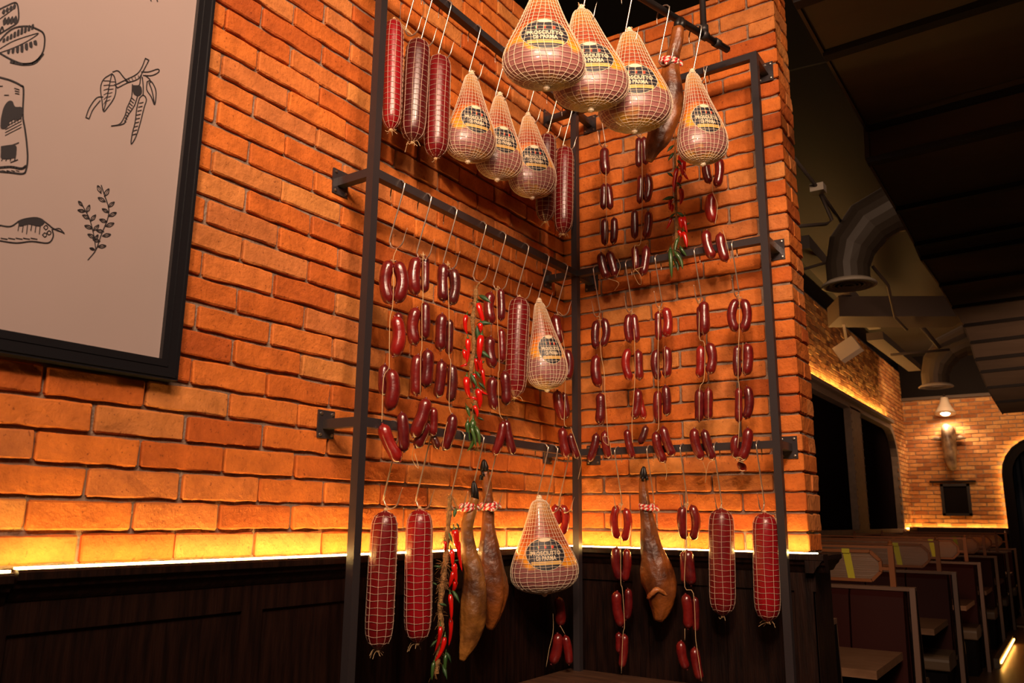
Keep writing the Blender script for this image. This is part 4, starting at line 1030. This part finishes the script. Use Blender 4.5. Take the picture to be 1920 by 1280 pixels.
ham(H, (990, 217), (998, 371), 92, 'netted ham nearest the corner post of the three on top left rail', 'netted hams on the top left rail', rot=20, thick=.55, asym=.4)
H = hook(railA(1039, 165, z), NX, LH, 'steel hook on top left rail, second from the corner post', GA)
salami(H, (1026, 250), (1022, 415), 35, SALD, 'dark netted salami partly behind the last ham near corner post', GS)
H = hook(railA(1067, 190, z), NX, LH, 'steel hook on top left rail closest to the corner post', GA)
salami(H, (1059, 274), (1056, 438), 35, SALM, 'dark red netted salami hanging in front of the corner post, top row', GS)

# --- left side, middle rail
z = ZM
LHm = .252
H1 = hook(railA(750, 334, z), NX, LHm, 'steel hook on middle left rail nearest the left post', GA)
string_thing(H1, 'sausage string with ring-shaped top pair beside the left post, middle row', GSA,
  [(733, 488, 733, 570, -11, 23, 0), (743, 490, 743, 568, 11, 24, 0), (740, 593, 737, 669, 10, 25, 0, 2), (746, 585, 750, 628, 0, 17, -.03), (722, 682, 721, 742, -3, 20, -.025, 1), (731, 692, 727, 770, 8, 26, 0), (717, 794, 750, 865, -4, 24, .0, 2), (753, 772, 758, 848, 1, 21, -.03)],
  [(737, 487), (738, 530), (736, 575), (731, 600), (730, 670), (729, 690), (719, 710), (716, 790)], mats=(0, 0, 2, 1))
H = hook(railA(800, 358, z), NX, LHm, 'steel hook on middle left rail, second from the left post', GA)
string_thing(H, 'densest sausage string, second from left post, overlapping the lower rail', GSA,
  [(783, 482, 781, 554, -7, 24, 0), (797, 480, 796, 549, 1, 15, -.02), (782, 576, 780, 648, -8, 22, 0), (797, 566, 796, 637, 1, 18, 0), (784, 664, 781, 743, -3, 21, 0), (801, 654, 797, 727, 3, 22, .01), (799, 746, 774, 820, 4, 25, .02), (800, 790, 779, 840, 2, 22, -.03), (812, 763, 811, 818, 2, 15, -.03)],
  [(793, 476), (793, 560), (791, 575), (791, 650), (789, 665), (788, 742)], mats=(0, 1), loose=[[(776, 835), (773, 860), (785, 878), (778, 850)]])
H = hook(railA(848, 385, z), NX, LHm, 'steel hook on middle left rail, third from the left post', GA)
string_thing(H, 'dark brown-red sausage string immediately left of the chilli string, middle row', GSA,
  [(832, 494, 832, 566, -2, 21, 0), (848, 503, 845, 572, 7, 20, 0), (829, 587, 826, 658, -1, 21, 0), (843, 598, 841, 665, 1, 14, -.02), (828, 674, 820, 746, 2, 20, 0), (846, 682, 843, 754, 4, 19, 0), (848, 775, 832, 844, 5, 20, .02), (811, 816, 822, 842, 0, 15, -.03)],
  [(839, 494), (842, 590), (842, 665), (845, 680), (842, 755), (846, 775)], mats=(1, 3), loose=[[(846, 775), (836, 800), (828, 845)]])
H = hook(railA(903, 412, z), NX, LHm, 'steel hook on middle left rail carrying the chillies', GA)
chili_thing(H, 'red chilli string with green chilli tail, middle row of left rack side', 'chilli strings', [(893, 540), (891, 565), (886, 600), (889, 650), (883, 700), (892, 740), (886, 785), (888, 802)],
  [(896, 567, 908, 612, 12, 0), (875, 590, 877, 628, 10, -4), (901, 605, 903, 626, 11), (877, 634, 875, 682, 11), (903, 628, 899, 678, 15), (893, 671, 895, 702, 10), (904, 690, 909, 724, 8), (875, 706, 882, 747, 14, -3), (895, 728, 899, 767, 14), (900, 730, 915, 739, 6), (881, 746, 897, 752, 7), (888, 760, 895, 782, 9), (876, 682, 862, 686, 6), (898, 672, 902, 697, 12), (890, 700, 889, 728, 10), (871, 655, 874, 676, 9)],
  [(877, 790, 882, 826, 10), (887, 787, 887, 826, 13), (891, 812, 875, 846, 9, 4), (892, 800, 899, 836, 9), (875, 762, 881, 782, 8), (884, 800, 893, 838, 8)],
  [(897, 553, 921, 564), (894, 606, 923, 603), (881, 658, 864, 655), (896, 656, 921, 669), (897, 686, 909, 674), (897, 716, 911, 729), (895, 783, 908, 786), (892, 695, 901, 708), (894, 610, 897, 640), (882, 700, 895, 722)], tufts=[(893, 843, .022), (886, 570, .02)])
H = hook(railA(940, 433, z), NX, LHm, 'steel hook on middle left rail right of the chillies', GA)
string_thing(H, 'sausage string between the chilli string and netted salami, ending in a splayed pair', GSA,
  [(921, 547, 923, 608, -6, 20, 0), (938, 541, 939, 602, 2, 14, 0), (920, 630, 926, 690, -5, 20, 0), (939, 616, 941, 680, 1, 15, 0), (925, 706, 929, 768, -5, 19, 0), (945, 695, 949, 760, 2, 19, 0), (943, 789, 926, 853, 4, 17, .012), (949, 787, 963, 852, -2, 16, -.01)],
  [(932, 540), (933, 610), (935, 640), (936, 690), (934, 705), (936, 770), (943, 786)], mats=(0, 1, 1))
H = hook(railA(983, 455, z), NX, LHm, 'steel hook on middle left rail holding the netted salami', GA)
salami(H, (974, 556), (965, 744), 40, SALM, 'netted salami touching the small yellowish ham, middle left row', GS, dp=.0)
H = hook(railA(1021, 478, z), NX, LHm, 'steel hook on middle left rail holding the small ham', GA)
ham(H, (1011, 566), (1026, 731), 80, 'small yellowish netted ham beside a salami on the middle left rail', 'netted hams on the rack', rot=24, thick=.7, asym=.6, tuft=False)
H = hook(railA(1056, 494, z), NX, LHm, 'steel hook on middle left rail closest to the corner post', GA)
string_thing(H, 'sausage string mostly behind the small ham, left of the corner post', GSA,
  [(1040, 590, 1050, 645, 0, 19, 0), (1061, 655, 1062, 712, 7, 16, 0), (1045, 731, 1058, 788, -3, 20, 0), (1056, 735, 1062, 785, 2, 13, -.02), (1055, 801, 1064, 858, -3, 18, 0), (1070, 812, 1084, 860, -3, 14, 0)],
  [(1045, 588), (1058, 650), (1060, 720), (1058, 790), (1062, 800)], mats=(0, 1), loose=[[(1070, 800), (1080, 830), (1090, 862), (1088, 880), (1084, 898)]])

# --- left side, lower rail
z = ZL
H = hook(railA(741, 783, z), NX, LL, 'steel hook on lower left rail nearest the left post', GA)
salami(H, (723, 956), (709, 1218), 51, SALM, 'long netted salami closest to the left post, bottom row', GS)
H = hook(railA(800, 794, z), NX, LL, 'steel hook on lower left rail, second from the left post', GA)
salami(H, (787, 953), (783, 1205), 50, SALB, 'long netted salami left of the bottom chilli string', GS)
H = hook(railA(862, 806, z), NX, LL, 'steel hook on lower left rail carrying the long chilli string', GA)
chili_thing(H, 'long chilli string on frayed jute cord, bottom row of left rack side', 'chilli strings', [(845, 930), (842, 965), (839, 1000), (836, 1050), (830, 1093), (825, 1143), (828, 1172), (822, 1215), (818, 1262)],
  [(852, 992, 857, 1030, 15, 1), (860, 1014, 867, 1072, 9, -2), (851, 1055, 856, 1095, 12), (854, 1088, 848, 1112, 10), (844, 1113, 846, 1165, 10), (845, 1158, 841, 1212, 9, 2), (826, 1173, 815, 1222, 9, 3), (834, 1193, 812, 1243, 10, 5), (834, 1014, 833, 1034, 7), (851, 1070, 842, 1102, 10), (846, 1030, 848, 1062, 10)],
  [(836, 1225, 833, 1268, 8), (814, 1240, 810, 1275, 8)],
  [(851, 970, 855, 948), (841, 998, 849, 1016), (856, 980, 862, 990), (820, 1097, 808, 1089), (848, 1106, 862, 1127), (850, 1052, 862, 1048), (838, 1222, 846, 1240), (820, 1200, 806, 1210), (830, 1245, 838, 1270), (838, 1136, 822, 1128), (828, 1064, 812, 1058)], cw=.009, tufts=[(834, 1060, .035), (830, 1095, .035), (838, 1010, .025)])
H = hook(railA(898, 814, z), NX, LL, 'steel hook on lower left rail holding the first cured leg', GA)
H = Vector((H.x, H.y, H.z))
jamon(H, 'cured leg with black hoof and pale lower meat, left of the two at bottom', 'cured ham legs', [(891, 934, 8), (886, 950, 9), (878, 975, 11), (876, 1003, 12), (880, 1036, 15), (888, 1071, 19), (890, 1112, 23), (886, 1154, 25), (879, 1195, 18), (871, 1222, 11), (866, 1238, 5)], (888, 901, 891, 936), (876, 950, 11), mt=JAM2, dp=.02)
H = hook(railA(926, 820, z), NX, LL, 'steel hook on lower left rail holding the second cured leg', GA)
jamon(H, 'brown cured leg with hoof pointing up, right of the two at bottom left', 'cured ham legs', [(909, 884, 8), (912, 905, 9), (915, 930, 9), (916, 957, 11), (915, 992, 13), (917, 1036, 22), (921, 1079, 28), (925, 1118, 27), (923, 1150, 18), (919, 1180, 6)], (907, 861, 909, 886), (916, 948, 12), dew=((902, 900), (906, 893)), dp=-.03)
H = hook(railA(1019, 836, z), NX, LL, 'steel hook on lower left rail holding the large ham', GA)
ham(H, (1011, 936), (1021, 1114), 126, 'large netted ham with readable black label hanging in the bottom row', 'netted hams on the rack', rot=8, thick=.62, asym=.2)
H = hook(railA(1060, 842, z), NX, LL, 'steel hook on lower left rail closest to the corner post', GA)
hook(railA(1037, 840, z), NX, LL, 'spare steel hook touching the large bottom ham from the right', GA)
string_thing(H, 'sausage string behind the large bottom ham, with a low dangling pair', GSA,
  [(1041, 945, 1045, 986, 0, 18, -.02, 2), (1054, 946, 1052, 1002, 8, 16, -.02, 2), (1046, 1118, 1050, 1174, 3, 19, -.02), (1045, 1186, 1034, 1245, 5, 20, -.02), (1059, 1190, 1067, 1246, 2, 16, -.02)],
  [(1047, 945)], mats=(0,), loose=[[(1037, 1150), (1037, 1185), (1030, 1215), (1024, 1250)], [(1050, 1172), (1059, 1188)]])

# --- right side, top rail
z = ZT
hookY = lambda u, v, zz, L, lab: hook(railB(u, v, zz), NY, L, lab, GB)
H = hookY(1127, 190, z, .25, 'steel hook on top right rail closest to the corner post')
string_thing(H, 'thin sausage string nearest the corner post, upper right of rack', GSA,
  [(1134, 276, 1137, 328, -2, 18, 0), (1132, 344, 1131, 393, 1, 13, 0), (1139, 344, 1144, 393, 1, 14, 0), (1134, 409, 1134, 460, 0, 14, 0), (1151, 407, 1149, 458, 2, 14, 0), (1127, 473, 1139, 523, -3, 16, 0), (1141, 470, 1154, 520, 1, 16, 0)],
  [(1136, 272), (1136, 335), (1137, 398), (1138, 464), (1134, 470)], mats=(1,), loose=[[(1140, 522), (1160, 530), (1152, 545)], [(1156, 520), (1163, 500), (1158, 485)]])
H = hookY(1194, 172, z, .25, 'steel hook on top right rail, hidden behind the hanging hams')
string_thing(H, 'dark paired sausage string emerging below the third ceiling-hung ham', GSA,
  [(1198, 257, 1198, 314, -1, 12, 0), (1207, 256, 1211, 309, 0, 12, 0), (1201, 328, 1199, 382, 1, 13, 0), (1213, 326, 1211, 379, 5, 15, 0), (1190, 393, 1190, 448, 0, 14, 0), (1215, 395, 1210, 447, 3, 16, 0), (1190, 461, 1193, 508, 0, 14, 0), (1211, 460, 1204, 517, 3, 16, 0)],
  [(1202, 256), (1204, 320), (1204, 388), (1201, 455), (1190, 462), (1190, 504)], mats=(1, 1, 0), loose=[[(1190, 504), (1200, 515), (1202, 532), (1196, 530), (1188, 508), (1206, 500)]])
H = hookY(1262, 153, z, .25, 'steel hook on top right rail carrying the upper chilli string')
chili_thing(H, 'chilli string at upper right of the rack with green tips below', 'chilli strings', [(1266, 280), (1266, 340), (1268, 400), (1268, 450), (1262, 480)],
  [(1277, 290, 1274, 314, 12), (1285, 293, 1286, 322, 8), (1270, 315, 1264, 362, 10), (1281, 320, 1292, 338, 6), (1276, 353, 1275, 384, 11, 3), (1258, 374, 1256, 394, 8), (1261, 384, 1260, 398, 8), (1259, 408, 1249, 430, 6), (1277, 407, 1278, 429, 12), (1284, 405, 1289, 438, 8), (1272, 432, 1276, 446, 8), (1281, 434, 1288, 464, 10), (1279, 300, 1280, 330, 9), (1276, 330, 1270, 350, 9)],
  [(1272, 447, 1266, 471, 8), (1276, 463, 1288, 480, 7), (1257, 466, 1260, 522, 9), (1266, 473, 1280, 505, 9, 3), (1265, 488, 1271, 508, 8)],
  [(1264, 272, 1250, 283), (1264, 286, 1252, 300), (1262, 332, 1250, 321), (1265, 370, 1241, 372), (1268, 398, 1285, 404), (1285, 423, 1294, 416), (1268, 342, 1278, 348), (1266, 400, 1254, 408), (1270, 300, 1278, 308)], cw=.006, tufts=[(1258, 468, .02)])
H = hookY(1323, 130, z, .25, 'steel hook on top right rail, the one beside the right end')
string_thing(H, 'sausage string hanging under the rightmost ham, upper right', GSA,
  [(1324, 303, 1331, 344, -3, 16, 0), (1347, 296, 1343, 351, 4, 17, 0), (1336, 362, 1340, 417, -6, 21, 0), (1325, 431, 1338, 485, -5, 18, 0), (1350, 436, 1362, 491, -3, 18, 0)],
  [(1335, 300), (1336, 350), (1337, 362), (1345, 385), (1341, 420)], mats=(0, 0, 2), loose=[[(1355, 430), (1362, 455), (1370, 490)]])

# --- right side, middle rail
z = ZM; LM = .245
H = hookY(1117, 506, z, LM, 'steel hook on middle right rail closest to the corner post')
string_thing(H, 'sausage string first right of corner post on the middle right rail', GSA,
  [(1119, 600, 1118, 655, -3, 15, 0), (1131, 596, 1129, 650, 7, 15, 0), (1119, 665, 1124, 726, -5, 19, 0), (1125, 736, 1124, 796, 2, 18, 0), (1118, 811, 1104, 866, 3, 15, 0), (1134, 807, 1143, 860, -3, 15, 0)],
  [(1125, 598), (1126, 655), (1133, 700), (1134, 735), (1138, 790), (1141, 835)], mats=(1, 1, 0), loose=[[(1141, 835), (1132, 828), (1131, 818), (1141, 822), (1148, 860)]])
H = hookY(1177, 494, z, LM, 'steel hook on middle right rail, second from corner post')
string_thing(H, 'sausage string second from corner post, middle right rail, ending in one shrivelled link', GSA,
  [(1180, 588, 1182, 643, -4, 15, 0), (1188, 588, 1194, 642, 0, 15, 0), (1179, 653, 1183, 713, -8, 16, 0), (1196, 655, 1199, 713, 0, 17, 0), (1195, 728, 1188, 786, 4, 17, 0), (1199, 745, 1208, 786, 0, 13, -.02), (1176, 804, 1188, 860, -3, 14, 0), (1211, 797, 1199, 833, 2, 14, 0, 3)],
  [(1186, 586), (1190, 650), (1190, 716), (1185, 790), (1186, 830)], mats=(0, 0, 2))
H = hookY(1232, 480, z, LM, 'steel hook on middle right rail, at the middle of the five')
string_thing(H, 'sausage string in the middle of five on the middle right rail', GSA,
  [(1234, 583, 1236, 639, -1, 13, -.01), (1246, 576, 1248, 632, 6, 18, 0, 2), (1232, 655, 1236, 712, -6, 16, 0), (1248, 649, 1248, 708, 4, 17, 0), (1234, 731, 1235, 791, -2, 16, 0), (1247, 721, 1250, 780, 2, 16, 0), (1230, 808, 1247, 868, -5, 17, 0), (1243, 798, 1263, 856, -3, 17, .015)],
  [(1237, 578), (1234, 645), (1234, 715), (1235, 795), (1232, 808)], mats=(0, 0, 1), loose=[[(1247, 868), (1250, 885), (1248, 900)], [(1246, 650), (1247, 708)]])
H = hookY(1305, 466, z, LM, 'steel hook on middle right rail, fourth from corner post')
string_thing(H, 'sausage string fourth from corner post on middle right rail, wide second pair', GSA,
  [(1319, 564, 1320, 628, 1, 20, 0), (1311, 573, 1313, 632, -1, 10, -.015), (1313, 647, 1311, 708, 2, 17, 0, 2), (1328, 642, 1328, 702, 8, 18, 0), (1311, 728, 1311, 791, 0, 17, 0), (1328, 726, 1328, 787, 0, 17, 0), (1302, 802, 1317, 862, -5, 18, 0), (1320, 804, 1338, 863, -2, 17, 0)],
  [(1312, 566), (1311, 632), (1321, 645), (1320, 710), (1312, 728), (1311, 790)], mats=(0, 1, 0), loose=[[(1328, 728), (1328, 790)], [(1318, 866), (1324, 885), (1322, 905), (1328, 870), (1340, 862)]])
H = hookY(1375, 453, z, LM, 'steel hook on middle right rail nearest the right post')
string_thing(H, 'sausage string topped by an oval ring, nearest right post, middle rail', GSA,
  [(1382, 560, 1381, 622, -10, 17, 0), (1392, 560, 1392, 622, 9, 18, 0), (1383, 647, 1384, 708, -2, 15, 0), (1399, 643, 1397, 704, 5, 19, 0), (1385, 726, 1385, 792, 0, 14, 0), (1400, 723, 1398, 786, 6, 17, 0), (1402, 801, 1388, 864, 5, 19, .02), (1381, 815, 1381, 860, -3, 17, -.01), (1386, 864, 1399, 882, -2, 15, -.01, 2)],
  [(1386, 556), (1386, 620), (1385, 645), (1384, 708), (1386, 726), (1386, 800), (1383, 840)], mats=(0, 0, 1), loose=[[(1393, 642), (1392, 704)], [(1395, 868), (1381, 862), (1386, 857), (1395, 862)]])

# --- right side, lower rail
z = ZL; LB2 = .272
H = hookY(1157, 838, z, LB2, 'steel hook on lower right rail closest to the corner post')
string_thing(H, 'long sausage string with bright red ring on top, bottom right row', GSA,
  [(1157, 947, 1159, 1010, -7, 15, 0, 2), (1172, 952, 1169, 1014, 7, 16, 0, 2), (1157, 1024, 1164, 1088, -6, 17, 0), (1174, 1028, 1170, 1090, 4, 16, -.005), (1157, 1107, 1167, 1175, -5, 19, .005), (1177, 1102, 1174, 1162, 3, 15, -.02), (1171, 1188, 1165, 1252, 2, 15, 0), (1160, 1184, 1161, 1225, 0, 13, -.02)],
  [(1164, 944), (1164, 1015), (1164, 1090), (1167, 1105), (1171, 1170), (1168, 1190), (1165, 1262)], mats=(0, 0, 1))
H = hookY(1217, 835, z, LB2, 'steel hook on lower right rail holding the cured leg')
jamon(H, 'cured leg hoof up with striped cord between two sausage strings, bottom right', 'cured ham legs', [(1206, 897, 7), (1206, 915, 8), (1208, 935, 9), (1211, 958, 11), (1216, 991, 15), (1222, 1031, 22), (1231, 1070, 29), (1239, 1103, 30), (1240, 1136, 21), (1234, 1164, 8)], (1207, 874, 1206, 899), (1213, 950, 11), dew=((1205, 901), (1213, 900)), dp=0, bone=[(1215, 1122, .040), (1221, 1114, .052), (1230, 1106, .054), (1240, 1108, .048), (1250, 1116, .036)])
H = hookY(1279, 831, z, LB2, 'steel hook on lower right rail, at the middle of the row')
string_thing(H, 'longest sausage string, between the cured leg and a salami, bottom right', GSA,
  [(1281, 948, 1285, 1011, -5, 17, 0), (1296, 946, 1298, 1012, 8, 17, 0), (1288, 1030, 1296, 1098, 1, 20, 0), (1280, 1033, 1282, 1092, 0, 11, -.012), (1285, 1112, 1290, 1179, 2, 19, 0), (1303, 1118, 1304, 1185, 2, 12, 0), (1277, 1200, 1288, 1255, -4, 18, 0), (1302, 1212, 1313, 1275, -2, 18, 0)],
  [(1287, 944), (1287, 1014), (1286, 1030), (1284, 1100), (1300, 1112), (1304, 1190), (1306, 1210), (1316, 1277)], mats=(0, 0, 1), loose=[[(1284, 1178), (1284, 1200)], [(1293, 1012), (1294, 1030)]])
H = hookY(1342, 829, z, LB2, 'steel hook on lower right rail, second from the right post')
salami(H, (1352, 952), (1355, 1154), 46, SALM, 'netted salami second from the right post, bottom row', GS, frayed=False)
H = hookY(1421, 827, z, LB2, 'steel hook on lower right rail nearest the right post')
salami(H, (1434, 960), (1440, 1165), 46, SALB, 'brighter netted salami nearest the right post, bottom row', GS)

# --- ceiling-hung rail
GCN = 'netted hams on the ceiling-hung rail'
H = C_hook(1030, 'steel hook on the round ceiling-hung rail, out over the largest ham')
ham(H, (1019, -22), (1025, 165), 153, 'largest netted ham, front of the ceiling-hung row, full label showing', GCN, rot=6, thick=.58, asym=-.3, dp=.05)
H = C_hook(1098, 'steel hook on the round ceiling-hung rail over the second ham')
ham(H, (1090, 18), (1108, 206), 142, 'netted ham second in the ceiling-hung row, tucked behind the largest', GCN, rot=8, thick=.55, asym=.4)
H = C_hook(1176, 'steel hook on the round ceiling-hung rail over the third ham')
ham(H, (1180, 60), (1190, 246), 136, 'netted ham third in the ceiling-hung row, left of the cured leg', GCN, rot=8, thick=.62, asym=.3)
H = C_hook(1243, 'large steel hook on the ceiling-hung rail beside the cured leg', L=.26)
jamon(H, 'dark cured leg with striped cord hanging between hams near the ceiling', 'cured ham legs', [(1272, 52, 11), (1269, 78, 12), (1262, 103, 12), (1258, 131, 16), (1259, 172, 22), (1252, 212, 25), (1238, 250, 23), (1226, 278, 16), (1217, 302, 7)], (1277, 32, 1273, 52), (1255, 116, 14), dp=-.03)
H = C_hook(1303, 'steel hook on the free end of the ceiling-hung rail')
ham(H, (1298, 137), (1318, 308), 98, 'rightmost netted ham, alone at the free end of ceiling-hung rail', GCN, rot=26, thick=.66, asym=.6)
